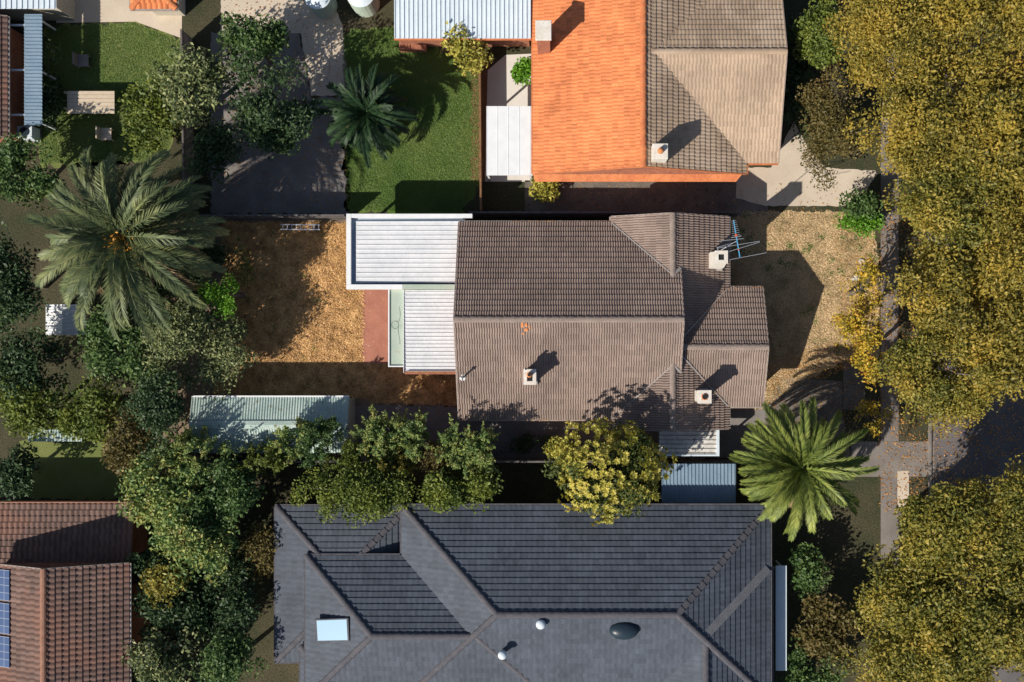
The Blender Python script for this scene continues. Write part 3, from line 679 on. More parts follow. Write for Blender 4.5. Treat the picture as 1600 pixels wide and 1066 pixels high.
# aluminium ladder lying along the fence
lad = thing('ladder', P(468, 355, 0), 'aluminium ladder lying on its side below the north fence', 'ladder')
bm = bmesh.new()
for py in (351, 358.5): bar(bm, P(438, py, 0.9), P(500, py+0.6, 0.9), 0.05, 0.07)
finish_bm('rail', bm, M_ALU, lad)
for i in range(9):
    bm = bmesh.new(); px = 442+i*7; bar(bm, P(px, 351.6, 0.9), P(px, 358.2, 0.9), 0.03, 0.03); finish_bm('rung', bm, M_ALU, lad)
bm = bmesh.new()
for px in (450, 490): box(bm, X(px, .8)-0.04, X(px, .8)+0.04, Y(359, .8), Y(350, .8), 0, 0.86)
finish_bm('trestle', bm, M_FENCE, lad)

# ------------------------------------------------------------------ NORTH: orange roofed house
nh = thing('house', P(1010, 130, 0), 'house with bright orange west roof slope and weathered brown east slopes', 'house')
roof_block(nh, X(833, 2.7), X(1166, 2.7), Y(-210, 2.7), Y(272, 2.7), 2.7, 22, 'y', M_ORANGE, M_ORCAP, wall=M_BRICK, mat2=M_TAN, roll=0.2, ns=5, amp=0.026, gutmat=M_ORCAP, bargemat=M_ORCAP)
roof_block(nh, X(1010, 3), X(1216, 2.7), Y(-60, 2.7), Y(255, 2.7), 2.7, 21, 'x', M_BEIGE, M_TAN, mat2=M_TAN, wall=M_BRICK, roll=0.2, ns=5, amp=0.022, gable0=False, gutmat=M_ORCAP, bargemat=M_CAP)
bm = bmesh.new(); box(bm, X(1030, 5.2)-0.4, X(1030, 5.2)+0.4, Y(240, 5.2)-0.4, Y(240, 5.2)+0.4, 3.6, 5.9, 0.02); c = finish_bm('chimney', bm, M_CHIM, nh)
bm = bmesh.new(); tube(bm, (X(1030, 5.2), Y(240, 5.2), 5.9), (X(1030, 5.2), Y(240, 5.2), 6.15), 0.16, 0.14, 12); finish_bm('chimney_pot', bm, M_TERRA, c, True)
bm = bmesh.new(); box(bm, X(850, 3.6)-0.35, X(850, 3.6)+0.35, Y(66, 3.6)-0.45, Y(66, 3.6)+0.45, 2.7, 5.6, 0.02); c = finish_bm('chimney', bm, M_BRICK, nh)
bm = bmesh.new(); box(bm, X(850, 3.6)-0.42, X(850, 3.6)+0.42, Y(66, 3.6)-0.52, Y(66, 3.6)+0.52, 5.6, 5.75, 0.02); finish_bm('chimney_cap', bm, M_CHIM, c)
# verandah strip along its south end
bm = bmesh.new()
q = [P(833, 272, 2.62), P(1160, 272, 2.62), P(1150, 284, 2.35), P(836, 284, 2.35)]
lo = [bm.verts.new(a-Vector((0, 0, .05))) for a in q]; hi = [bm.verts.new(a) for a in q]
bm.faces.new(hi); bm.faces.new(lo[::-1])
for k in range(4): bm.faces.new((lo[k], lo[(k+1) % 4], hi[(k+1) % 4], hi[k]))
bmesh.ops.recalc_face_normals(bm, faces=bm.faces[:]); finish_bm('eave_roof', bm, M_ORCAP, nh)
# blue-white metal roofed building, its brick base
mb = thing('outbuilding', P(720, 20, 0), 'outbuilding with broad pale blue-white sheet roof beside the orange roof', 'outbuilding')
ribbed('roof', mb, X(616, 2.8), X(830, 2.8), Y(-180, 2.8), Y(60, 2.8), lambda x, y: 2.75+(y-Y(60, 2.8))*0.03, M_PALE, 'y', 0.25)
bm = bmesh.new(); box(bm, X(622, 2), X(826, 2), Y(-170, 2), Y(57, 2), 0, 2.70); finish_bm('wall', bm, M_BRICK, mb)
bm = bmesh.new(); box(bm, X(616, 2.7), X(830, 2.7), Y(61, 2.7)-0.06, Y(60, 2.7)-0.005, 2.6, 2.74); finish_bm('gutter', bm, M_ORCAP, mb)
bm = bmesh.new(); box(bm, X(626), X(668), Y(82), Y(64), 0, 0.6, 0.02); tag(finish_bm('brick_planter', bm, M_BRICK), 'low red brick planter below the blue-white sheet roof', 'planter')
# white flat roofed shelter between lawn and orange house
ws = thing('carport', P(795, 215, 0), 'flat white roofed shelter against the orange roofed house', 'shelter')
ribbed('roof', ws, X(760, 2.3), X(831, 2.3), Y(274, 2.3), Y(166, 2.3), lambda x, y: 2.3, M_WHITE, 'y', 0.6, 0.02, 0.015)
bm = bmesh.new()
for a, b in ((762, 272), (828, 272), (762, 168), (828, 168)): box(bm, X(a, 2.3)-0.05, X(a, 2.3)+0.05, Y(b, 2.3)-0.05, Y(b, 2.3)+0.05, 0, 2.24)
finish_bm('post', bm, M_WHITE, ws)
bm = bmesh.new(); box(bm, X(760, 2.3), X(831, 2.3), Y(274, 2.3), Y(273, 2.3)+0.05, 2.22, 2.297); box(bm, X(760, 2.3), X(831, 2.3), Y(167, 2.3), Y(166, 2.3), 2.22, 2.297); finish_bm('beam', bm, M_WHITE, ws)
# small things in the blurred north-west yard
tb = thing('garden_table', P(143, 163, 0), 'pale timber table standing on the north-west lawn', 'table')
bm = bmesh.new()
for i in range(6): box(bm, X(106, .8), X(180, .8), Y(178, .8)+i*0.215, Y(178, .8)+i*0.215+0.2, 0.86, 0.90, 0.006)
finish_bm('table_top', bm, M_WOOD, tb)
for a, b in ((112, 150), (174, 150), (112, 174), (174, 174)):
    bm = bmesh.new(); box(bm, X(a)-0.05, X(a)+0.05, Y(b)-0.05, Y(b)+0.05, 0, 0.859); finish_bm('leg', bm, M_WOOD, tb)
def chair(px, py, label, mat):
    c = thing('garden_chair', P(px, py, 0), label, 'chair')
    x, y = X(px), Y(py)
    bm = bmesh.new(); box(bm, x-0.35, x+0.35, y-0.35, y+0.35, 0.40, 0.46, 0.01); finish_bm('seat', bm, mat, c)
    bm = bmesh.new(); box(bm, x-0.35, x-0.27, y-0.35, y+0.35, 0.461, 0.95, 0.01); finish_bm('backrest', bm, mat, c)
    for a in (-1, 1):
        for b in (-1, 1):
            bm = bmesh.new(); box(bm, x+a*0.3-0.03, x+a*0.3+0.03, y+b*0.3-0.03, y+b*0.3+0.03, 0, 0.40); finish_bm('leg', bm, mat, c)
chair(170, 212, 'pale garden chair south-east of the timber table on the lawn', M_WOOD)
chair(134, 98, 'pale garden chair north of the timber table on the lawn', M_PAVE)
def tank(px, py, r, h, label):
    t = thing('water_tank', P(px, py, 0), label, 'water tank', 'pale green tanks at the top of the path')
    p = P(px, py, 0); bm = bmesh.new(); pr = []
    for i in range(int(h/0.06)):
        tube(bm, p+Vector((0, 0, i*0.06)), p+Vector((0, 0, i*0.06+0.058)), r+(0.012 if i % 2 else 0), None, 24)
    finish_bm('tank_body', bm, M_MINT, t, False)
    bm = bmesh.new(); tube(bm, p+Vector((0, 0, h)), p+Vector((0, 0, h+0.25)), r, r*0.15, 24); finish_bm('lid', bm, M_PALE, t)
tank(507, 10, 0.75, 1.8, 'pale green round tank left of the two beside the top of the path')
tank(572, 6, 0.8, 1.8, 'pale green round tank nearer the blue-white sheet roof')
# north-west buildings cut by the frame
b_ = thing('house', P(30, -30, 0), 'white sheet roof cut off by the top left corner above the paving', 'house')
ribbed('roof', b_, X(-120, 2.8), X(88, 2.8), Y(-160, 2.8), Y(14, 2.8), lambda x, y: 2.8, M_PALE, 'y', 0.3)
bm = bmesh.new(); box(bm, X(-110, 2.7), X(82, 2.7), Y(-150, 2.7), Y(8, 2.7), 0, 2.76); finish_bm('wall', bm, M_CREAMWALL, b_)
b_ = thing('house', P(240, -20, 0), 'small orange roof corner at the top edge beyond the paving', 'house')
roof_block(b_, X(205, 2.6), X(276, 2.6), Y(-160, 2.6), Y(14, 2.6), 2.6, 20, 'y', M_ORANGE, M_ORCAP, wall=M_CREAMWALL, hip0=True, hip1=True, roll=0.3)
b_ = thing('house', P(-30, 130, 0), 'red brick house at the left edge with slate blue awning roof', 'house')
roof_block(b_, X(-230, 2.8), X(12, 2.8), Y(214, 2.8), Y(26, 2.8), 2.8, 22, 'y', M_RUST, M_ORCAP, wall=M_BRICK, roll=0.3)
ribbed('awning', b_, X(38, 2.3), X(66, 2.3), Y(196, 2.3), Y(22, 2.3), lambda x, y: 2.3, M_BLUEIRON, 'x', 0.2)
bm = bmesh.new()
for py in (30, 110, 190): box(bm, X(60, 2)-0.05, X(60, 2)+0.05, Y(py, 2)-0.05, Y(py, 2)+0.05, 0, 2.28)
for py in (40, 110, 180): box(bm, X(12, 2.2), X(64, 2.2), Y(py, 2.2)-0.05, Y(py, 2.2)+0.05, 2.2, 2.29)
finish_bm('awning_frame', bm, M_WHITE, b_)
def air_unit(px, py):
    c = thing('air_conditioner', P(px, py, 0), 'white air conditioner box at the corner of the brick house on the left', 'air conditioner')
    x, y = X(px), Y(py); bm = bmesh.new(); box(bm, x-0.45, x+0.45, y-0.35, y+0.35, 0.1, 1.0, 0.03); o = finish_bm('case', bm, M_PALE, c)
    bm = bmesh.new(); tube(bm, (x, y, 1.0), (x, y, 1.04), 0.27, 0.27, 20); finish_bm('fan_grille', bm, M_DOME, c)
    bm = bmesh.new(); box(bm, x-0.5, x+0.5, y-0.4, y+0.4, 0, 0.099); finish_bm('base', bm, M_PAVE, c)
air_unit(52, 212)
def shed2(px, py, w_, h_, label, m1, ridge='y'):
    t = thing('garden_shed', P(px, py, 0), label, 'shed'); x, y = X(px, 2), Y(py, 2)
    bm = bmesh.new(); box(bm, x-w_/2+.08, x+w_/2-.08, y-h_/2+.08, y+h_/2-.08, 0, 1.99); finish_bm('wall', bm, M_CREAMWALL, t)
    ribbed('roof', t, x-w_/2, x, y-h_/2, y+h_/2, lambda a, b: 2.35-(x-a)*0.35, m1, 'x', 0.15, corr=True, ribh=0.03)
    ribbed('roof', t, x, x+w_/2, y-h_/2, y+h_/2, lambda a, b: 2.35-(a-x)*0.35, m1, 'x', 0.15, corr=True, ribh=0.03)
    bm = bmesh.new(); box(bm, x-0.4, x+0.4, y-h_/2+.04, y-h_/2+.079, 0, 1.8); finish_bm('door', bm, M_WHITE, t)
shed2(102, 500, 2.2, 1.7, 'small white iron shed among the trees south of the grey palm', M_WHITE)
lt = thing('lean_to', P(85, 680, 0), 'pale blue narrow lean-to roof between lime trees at the left', 'lean-to')
ribbed('roof', lt, X(44, 2.2), X(128, 2.2), Y(690, 2.2), Y(671, 2.2), lambda x, y: 2.2, M_TEAL, 'y', 0.15, corr=True, ribh=0.03)
bm = bmesh.new()
for px in (50, 86, 122): box(bm, X(px, 2)-0.04, X(px, 2)+0.04, Y(681, 2)-0.04, Y(681, 2)+0.04, 0, 2.18)
finish_bm('post', bm, M_WHITE, lt)

# ------------------------------------------------------------------ SOUTH: slate roofed house
sh = thing('house', P(840, 950, 0), 'large house with slate grey hipped roofs across the bottom', 'house')
roof_block(sh, X(628, 3.4), X(1203, 3.4), Y(1095, 3.4), Y(790, 3.4), 3.4, 25, 'x', M_SLATE, M_SLCAP, True, True, wall=M_CREAMWALL, roll=0.3, ns=4, amp=0.008, gutmat=M_SLCAP)
roof_block(sh, X(478, 3.4), X(860, 3.4), Y(1092, 3.4), Y(868, 3.4), 3.4, 25, 'x', M_SLATE, M_SLCAP, True, True, wall=M_CREAMWALL, roll=0.3, ns=4, amp=0.008, gutmat=M_SLCAP)
roof_block(sh, X(431, 2.6), X(640, 2.6), Y(1034, 2.6), Y(791, 2.6), 2.6, 16, 'y', M_SLATE, M_SLCAP, True, True, wall=M_CREAMWALL, roll=0.3, ns=4, amp=0.008, gutmat=M_SLCAP)
roof_block(sh, X(470, 3.2), X(1140, 3.2), Y(1300, 3.2), Y(1010, 3.2), 3.2, 20, 'x', M_SLATE, M_SLCAP, True, True, wall=M_CREAMWALL, roll=0.3, ns=4, amp=0.008, gutmat=M_SLCAP)
roof_block(sh, X(985, 3.2), X(1206, 3.2), Y(1300, 3.2), Y(884, 3.2), 3.2, 25.3, 'y', M_SLATE, M_SLCAP, True, True, wall=M_CREAMWALL, roll=0.3, ns=4, amp=0.008, gutmat=M_SLCAP)
bm = bmesh.new(); z = 4.4
q = [P(492, 968, 4.15), P(544, 966, 4.75), P(546, 1002, 4.75), P(494, 1003, 4.15)]
lo = [bm.verts.new(a-Vector((0, 0, .15))) for a in q]; hi = [bm.verts.new(a) for a in q]; bm.faces.new(hi)
for k in range(4): bm.faces.new((lo[k], lo[(k+1) % 4], hi[(k+1) % 4], hi[k]))
bmesh.ops.recalc_face_normals(bm, faces=bm.faces[:]); fr = finish_bm('skylight', bm, M_SLCAP, sh)
bm = bmesh.new(); cc = sum(q, Vector())/4; bm.faces.new([bm.verts.new(cc+(a-cc)*0.9+Vector((0, 0, .012))) for a in q]); finish_bm('pane', bm, M_SKYL, fr)
def vent(px, py, z, mat, r=0.2):
    bm = bmesh.new(); p = P(px, py, z); tube(bm, p-Vector((0, 0, .6)), p, r*0.6, r*0.6, 14); bmesh.ops.create_uvsphere(bm, u_segments=14, v_segments=8, radius=r, matrix=Matrix.Translation(p)@Matrix.Diagonal((1, 1, .7, 1)))
    finish_bm('roof_vent', bm, mat, sh, True)
vent(845, 976, 5.9, M_PALE, 0.26); vent(785, 1024, 5.6, M_PALE, 0.24)
bm = bmesh.new(); p = P(975, 985, 5.6); bmesh.ops.create_uvsphere(bm, u_segments=20, v_segments=10, radius=0.62, matrix=Matrix.Translation(p)@Matrix.Diagonal((1.25, 0.8, .55, 1))); tube(bm, p-Vector((0, 0, .6)), p, 0.5, 0.5, 20)
finish_bm('roof_vent', bm, M_DOME, sh, True)
# pale bar on the east slope, standing in for a sunlit strip of roof
bm = bmesh.new(); zz = lambda px, e: 3.4+max(0, X(1203, 3.4)-e)*math.tan(R(25))+0.10
xa, ya, xb, yb = X(1200, 3.5), Y(888, 3.5), X(1106, 4.9), Y(986, 4.9); bar(bm, (xa, ya, zz(0, xa)), (xb, yb, zz(0, xb)), 0.45, 0.03); finish_bm('flashing_or_lit_strip', bm, M_LITSTRIP, sh)
# white side screen along the east wall
bm = bmesh.new(); box(bm, X(1212, 2.4), X(1229, 2.4), Y(1048, 2.4), Y(884, 2.4), 2.36, 2.42); aw = finish_bm('awning', bm, M_PALE, sh)
bm = bmesh.new()
for py in (890, 965, 1042): box(bm, X(1226, 2.3)-0.04, X(1226, 2.3)+0.04, Y(py, 2.3)-0.04, Y(py, 2.3)+0.04, 0, 2.358)
finish_bm('awning_post', bm, M_WHITE, sh)
bc = thing('carport', P(1090, 755, 0), 'blue steel carport roof between the porch and the slate roof', 'carport')
ribbed('roof', bc, X(1034, 2.4), X(1150, 2.4), Y(786, 2.4), Y(725, 2.4), lambda x, y: 2.35, M_BLUEIRON, 'y', 0.2)
bm = bmesh.new()
for a, b in ((1038, 728), (1146, 728), (1038, 783), (1146, 783)): box(bm, X(a, 2.3)-0.05, X(a, 2.3)+0.05, Y(b, 2.3)-0.05, Y(b, 2.3)+0.05, 0, 2.34)
finish_bm('post', bm, M_WHITE, bc)

# ------------------------------------------------------------------ SOUTH-WEST: rust roofed house
rh = thing('house', P(100, 930, 0), 'house with rust brown roof and blue solar panels at the lower left', 'house')
roof_block(rh, X(-22, 4.0), X(202, 4.0), Y(1300, 4.0), Y(880, 4.0), 4.0, 22, 'y', M_RUST, M_RUCAP, wall=M_BRICK, roll=0.3)
bm = bmesh.new(); q = [P(-60, 872, 2.75), P(206, 872, 2.75), P(210, 788, 2.55), P(-60, 788, 2.55)]
lo = [bm.verts.new(a-Vector((0, 0, .12))) for a in q]; hi = [bm.verts.new(a) for a in q]; bm.faces.new(hi); bm.faces.new(lo[::-1])
for k in range(4): bm.faces.new((lo[k], lo[(k+1) % 4], hi[(k+1) % 4], hi[k]))
bm.free(); bm = bmesh.new()
tile_slope(bm, None, Vector((X(-60, 2.6), Y(788, 2.6), 2.6)), Vector((1, 0, 0)), Vector((0, -0.993, 0.12)), [(0, 0), (X(210, 2.6)-X(-60, 2.6), 0), (X(210, 2.6)-X(-60, 2.6), 3.3), (0, 3.3)], 0.3, 0.33)
o = finish_bm('roof', bm, M_RUST, rh)
bm = bmesh.new(); box(bm, X(-55, 2.5), X(203, 2.5), Y(872, 2.5), Y(792, 2.5), 0, 2.5); finish_bm('wall', bm, M_BRICK, rh)
bm = bmesh.new(); box(bm, X(-60, 2.6), X(211, 2.6), Y(789, 2.6)+0.03, Y(787, 2.6)+0.1, 2.5, 2.62); finish_bm('gutter', bm, M_RUCAP, rh)
zf = lambda x: 4.0+(x-X(-22, 4.0))*math.tan(R(22))
for i in range(3):
    bm = bmesh.new(); xa, xb = X(-18, 4.1), X(13, 4.9); ya = Y(890+i*52, 4.6); yb = Y(938+i*52, 4.6)
    q = [(xa, ya), (xb, ya), (xb, yb), (xa, yb)]
    hi = [bm.verts.new((a, b, zf(a)+0.14)) for a, b in q]; lo = [bm.verts.new((a, b, zf(a)+0.10)) for a, b in q]; bm.faces.new(hi)
    for k in range(4): bm.faces.new((lo[k], lo[(k+1) % 4], hi[(k+1) % 4], hi[k]))
    bmesh.ops.recalc_face_normals(bm, faces=bm.faces[:]); finish_bm('solar_panel', bm, M_SOLAR, rh)

# ------------------------------------------------------------------ vegetation
def leaf_cards(pos, size, up=0.35, asp=0.5, fold=0.0):
    n = len(pos); nr = rng.normal(size=(n, 3)); nr[:, 2] = np.abs(nr[:, 2])+up; nr /= np.linalg.norm(nr, axis=1)[:, None]
    t = rng.normal(size=(n, 3)); t -= (t*nr).sum(1)[:, None]*nr; t /= np.linalg.norm(t, axis=1)[:, None]
    b = np.cross(nr, t); s = (size*rng.uniform(0.65, 1.35, n))[:, None]
    v = np.empty((n, 4, 3)); v[:, 0] = pos-t*s; v[:, 1] = pos+b*s*asp-t*s*0.1; v[:, 2] = pos+t*s; v[:, 3] = pos-b*s*asp-t*s*0.1
    f = np.arange(n*4).reshape(n, 4); return v.reshape(-1, 3), f
def crown_points(c, r, clumps, per, cr, low=-0.5, fill=0.35, skew=1.0):
    """clump centres spread through an uneven ellipsoid, leaves round each clump"""
    c = np.array(c); r = np.array(r)
    ph = rng.uniform(0, 2*math.pi, 5); am = rng.uniform(0.05, 0.16, 5)
    cs = []; nl = max(4, int(clumps/11)); lob = []
    while len(lob) < nl:
        d_ = rng.normal(size=3); d_ /= np.linalg.norm(d_)
        if d_[2] > -0.15: lob.append(d_*rng.uniform(0.45, 0.85))
    while len(cs) < clumps:
        if rng.random() < 0.62:
            q = lob[rng.integers(0, nl)]+rng.normal(size=3)*0.15*[1, 1, 1.2]; cs.append(c+q*r); continue
        d_ = rng.normal(size=3); d_ /= np.linalg.norm(d_)
        if d_[2] < low: continue
        th = math.atan2(d_[1], d_[0]); wob = 1+sum(a*math.sin((i+2)*th+p) for i, (a, p) in enumerate(zip(am, ph)))
        rad = rng.uniform(fill, 1.0)**0.5 if rng.random() < 0.75 else rng.uniform(0.1, 1)
        cs.append(c+d_*r*rad*wob)
    cs = np.array(cs); per_ = rng.integers(int(per*0.5), int(per*1.5), clumps)
    idx = np.repeat(np.arange(clumps), per_); sc = rng.uniform(0.6, 1.3, clumps)[idx][:, None]*cr
    g = rng.normal(size=(len(idx), 3)); g[:, 2] *= 0.6
    g /= np.maximum(1, np.linalg.norm(g, axis=1)/1.8)[:, None]
    return cs, cs[idx]+g*sc
def trunk_mesh(t, base, top, r0, limbs, name='trunk'):
    bm = bmesh.new(); base = Vector(base); top = Vector(top); mid = base.lerp(top, 0.5)+Vector((random.uniform(-.15, .15), random.uniform(-.15, .15), 0))
    tube(bm, base, mid, r0, r0*0.8, 10, False); tube(bm, mid, top, r0*0.8, r0*0.6, 10, False)
    for l_ in limbs:
        l_ = Vector(l_); k = mid.lerp(top, random.uniform(0.3, 1.0)); m = k.lerp(l_, 0.5)+Vector((0, 0, 0.25))
        tube(bm, k, m, r0*0.38, r0*0.25, 6, False); tube(bm, m, l_, r0*0.25, r0*0.07, 5, False)
    return finish_bm(name, bm, M_BARK, t, True)
def tree(px, py, zc, rx, ry, rz, mat, label, clumps=60, per=110, leaf=0.11, cr=0.42, cat='tree', name='broadleaf_tree', group=None, up=0.35, mat2=None, limbs=10, asp=0.5, fill=0.35, low=-0.5):
    k = (H-zc)/F; c = (X(px, zc), Y(py, zc), zc); rw = (rx*k, ry*k, rz)
    t = thing(name, (c[0], c[1], 0), label, cat, group)
    cs, pts = crown_points(c, rw, clumps, per, cr, fill=fill, low=low)
    pts = pts[pts[:, 2] > 0.05]
    v, f = leaf_cards(pts, leaf, up, asp)
    np_obj('crown', v, f, mat, t)
    trunk_mesh(t, (c[0], c[1], 0), (c[0], c[1], max(0.3, zc-rz*0.2)), 0.05+0.03*min(zc, 6), cs[:limbs])
    return t
def spray_shrub(px, py, zt, rx, ry, rz, mat, label, stems=26, per=46, leaf=0.065, group=None, name='tall_shrub', cat='shrub'):
    """loose shrub: stems fan out of the base, each carrying side twigs with leaves along them"""
    k = (H-zt)/F; c = np.array((X(px, zt), Y(py, zt), 0.0)); t = thing(name, tuple(c), label, cat, group); P_ = []; bm = bmesh.new()
    for i in range(stems):
        a = rng.uniform(0, 2*math.pi); q = rng.uniform(0.15, 1.15)**0.7; tip = c+np.array([math.cos(a)*rx*k*q, math.sin(a)*ry*k*q, zt+rz*(0.5-0.7*q)+rng.normal()*0.35])
        b0 = c+np.array([math.cos(a)*0.15, math.sin(a)*0.15, zt*0.25]); mid = (b0+tip)/2+[0, 0, 0.5]
        tube(bm, b0, mid, 0.035, 0.022, 5, False); tube(bm, mid, tip, 0.022, 0.006, 5, False)
        for j in range(rng.integers(4, 8)):
            f0 = rng.uniform(0.15, 0.95); p = mid+(tip-mid)*f0; dd = (tip-mid)/np.linalg.norm(tip-mid)+rng.normal(size=3)*0.75; dd /= np.linalg.norm(dd); L_ = rng.uniform(0.35, 0.75)
            m = int(per*rng.uniform(0.6, 1.3)); u = rng.uniform(0, 1, m)[:, None]; P_.append(p+dd*u*L_+rng.normal(size=(m, 3))*(0.085*(1.15-u)))
            if L_ > 0.6: tube(bm, p, p+dd*L_, 0.01, 0.004, 4, False)
    v, f = leaf_cards(np.concatenate(P_), leaf, 0.4, 0.42); np_obj('crown', v, f, mat, t); finish_bm('stems', bm, M_BARK, t, True)
def palm(px, py, h, L, nf, mat, label, el0=80, el1=-20, seed=1, leaflets=46, ll=0.5, fruit=False, name='date_palm', lean=(0, 0), wl=0.030, spread=0.55):
    rg = np.random.default_rng(seed); c = np.array([X(px, h), Y(py, h), h]); t = thing(name, (c[0], c[1], 0), label, 'palm')
    bm = bmesh.new(); n = int(h/0.22)
    for i in range(n):
        z = i*h/n; tube(bm, (c[0], c[1], z), (c[0], c[1], z+h/n), 0.34 if h > 3 else 0.22, 0.28 if h > 3 else 0.18, 12)
    finish_bm('trunk', bm, M_BARK, t)
    V, Fc = [], []; RV = bmesh.new(); k = 0; DV, DF = [], []
    ga = 2.39996
    for i in range(nf):
        fr = i/(nf-1); el = R(el0+(el1-el0)*fr**0.8+rg.uniform(-6, 6)); az = i*ga+rg.uniform(-0.2, 0.2)
        Lf = L*rg.uniform(0.82, 1.08)*(0.72 if fr < 0.15 else 1)
        # walk along the rachis, drooping
        p = c+np.array([0, 0, 0.15]); N = 16; pts = [p.copy()]; e = el; azc = az; tw = rg.uniform(-0.25, 0.25)
        for s in range(N):
            d_ = np.array([math.cos(e)*math.cos(azc), math.cos(e)*math.sin(azc), math.sin(e)]); p = p+d_*Lf/N; pts.append(p.copy())
            e -= R(3.2+4.6*(s/N))*(0.9+0.3*math.cos(el)); azc += tw/N
            e = max(e, R(-75))
        pts = np.array(pts)
        for a, b in zip(range(0, N, 3), range(3, N+1, 3)): bar(RV, Vector(pts[a]), Vector(pts[b]), 0.05*(1-0.7*a/N), 0.03)
        roll_ = rg.uniform(-0.6, 0.6); dead = fr > 0.88 or (fr > 0.6 and rg.random() < 0.05)
        if dead: V, DV, Fc, DF = DV, V, DF, Fc; k = len(V)
        for q in range(leaflets):
            f_ = 0.12+0.88*q/leaflets; x = f_*N; a = min(int(x), N-1); pt = pts[a]+(pts[a+1]-pts[a])*(x-a); dr = pts[a+1]-pts[a]; dr /= np.linalg.norm(dr)
            sd = np.cross(dr, [0, 0, 1]); sd /= np.linalg.norm(sd)+1e-6; up_ = np.cross(sd, dr)
            ln = ll*math.sin(math.pi*min(1, 0.16+f_*0.80))**0.6*rg.uniform(0.85, 1.1)
            for sgn in (-1, 1):
                so = sd*sgn*math.cos(roll_)+up_*math.sin(roll_)*sgn; uo = np.cross(so, dr)*(-sgn)
                if uo[2] < 0: uo = -uo
                dd = so*spread+dr*(0.75+0.4*f_)+uo*(0.45+rg.uniform(-.25, .25)); dd /= np.linalg.norm(dd); dd[2] -= 0.12
                wv = np.cross(dd, uo); wv /= np.linalg.norm(wv)+1e-6; wv = wv*wl
                m_ = pt+dd*ln*0.35; tip = pt+dd*ln-np.array([0, 0, 0.08*ln])
                V += [pt, m_+wv, tip, m_-wv]; Fc.append((k, k+1, k+2, k+3)); k += 4
        if dead: V, DV, Fc, DF = DV, V, DF, Fc
        k = len(V)
    if DV: np_obj('dead_fronds', np.array(DV), DF, L_DEAD, t)
    fo = np_obj('fronds', np.array(V), Fc, mat, t)
    finish_bm('frond_stems', RV, mat, t)
    if fruit:
        for (a, b) in ((0.9, -0.5), (-0.35, -0.55)):
            pos = rg.normal(size=(260, 3))*[0.3, 0.3, 0.25]+c+[a*0.9, b*0.9, 0.45]
            v, f = leaf_cards(pos, 0.09); np_obj('fruit_bunch', v, f, M_TERRA2, t)
    return t
M_TERRA2 = leafmat('date_fruit', [(0.6, 0.25, 0.03), (0.8, 0.4, 0.05)])

palm(193, 371, 7.0, 5.9, 92, L_PALM1, 'big grey-green date palm with orange fruit bunches at the left', 62, -28, seed=3, leaflets=62, ll=0.80, fruit=True, wl=0.034, spread=0.6)
palm(1251, 731, 4.9, 4.25, 84, L_PALM, 'yellow-green date palm beside the front driveway', 64, -22, seed=11, leaflets=70, ll=0.66, wl=0.026, spread=0.55)
palm(572, 178, 2.6, 3.1, 58, L_DPALM, 'dark palm standing in for a palm shadow on the green lawn', 66, -35, seed=5, leaflets=46, ll=0.6, wl=0.03)  # leaves coloured near black to imitate a palm's cast shadow

# trees in the middle plot
tree(316, 540, 2.7, 66, 60, 1.5, L_GREY, 'tree with pale grey-green leaves west of the dry lawn', 90, 120, 0.085, 0.36, up=0.6)
tree(266, 508, 4.3, 58, 58, 1.4, L_GREY, 'grey-green tree under the fronds of the big palm', 60, 110, 0.085, 0.36, up=0.6)
tree(236, 446, 4.4, 46, 46, 1.4, L_DARK, 'added shade tree half hidden beneath the south fronds of the big palm', 60, 120, 0.09, 0.34)  # added to cast shade on the left part of the dry lawn
tree(345, 456, 3.9, 29, 32, 0.9, L_BRIGHT, 'bright green citrus tree beside the big palm fronds', 36, 90, 0.07, 0.24, name='citrus_tree')
tree(382, 408, 1.2, 20, 30, 0.6, L_LIME, 'thin shaded shrub right of the citrus tree', 8, 60, 0.06, 0.25, cat='shrub', name='shrub')
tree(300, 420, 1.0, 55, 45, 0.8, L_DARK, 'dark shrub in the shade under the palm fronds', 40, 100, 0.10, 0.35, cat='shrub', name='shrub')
tree(258, 632, 4.2, 44, 52, 1.5, L_DARK, 'dark leafy tree at the west end of the shed', 64, 120, 0.09, 0.35, cat='shrub', name='shrub')
spray_shrub(292, 708, 3.8, 56, 34, 1.2, L_MIX, 'leafy shrub over the south-west corner of the shed', 44, group='tall shrubs along the south fence')
spray_shrub(408, 716, 3.8, 34, 28, 0.9, L_LIME, 'lime green shrub leaning over the shed roof', 22, group='tall shrubs along the south fence')
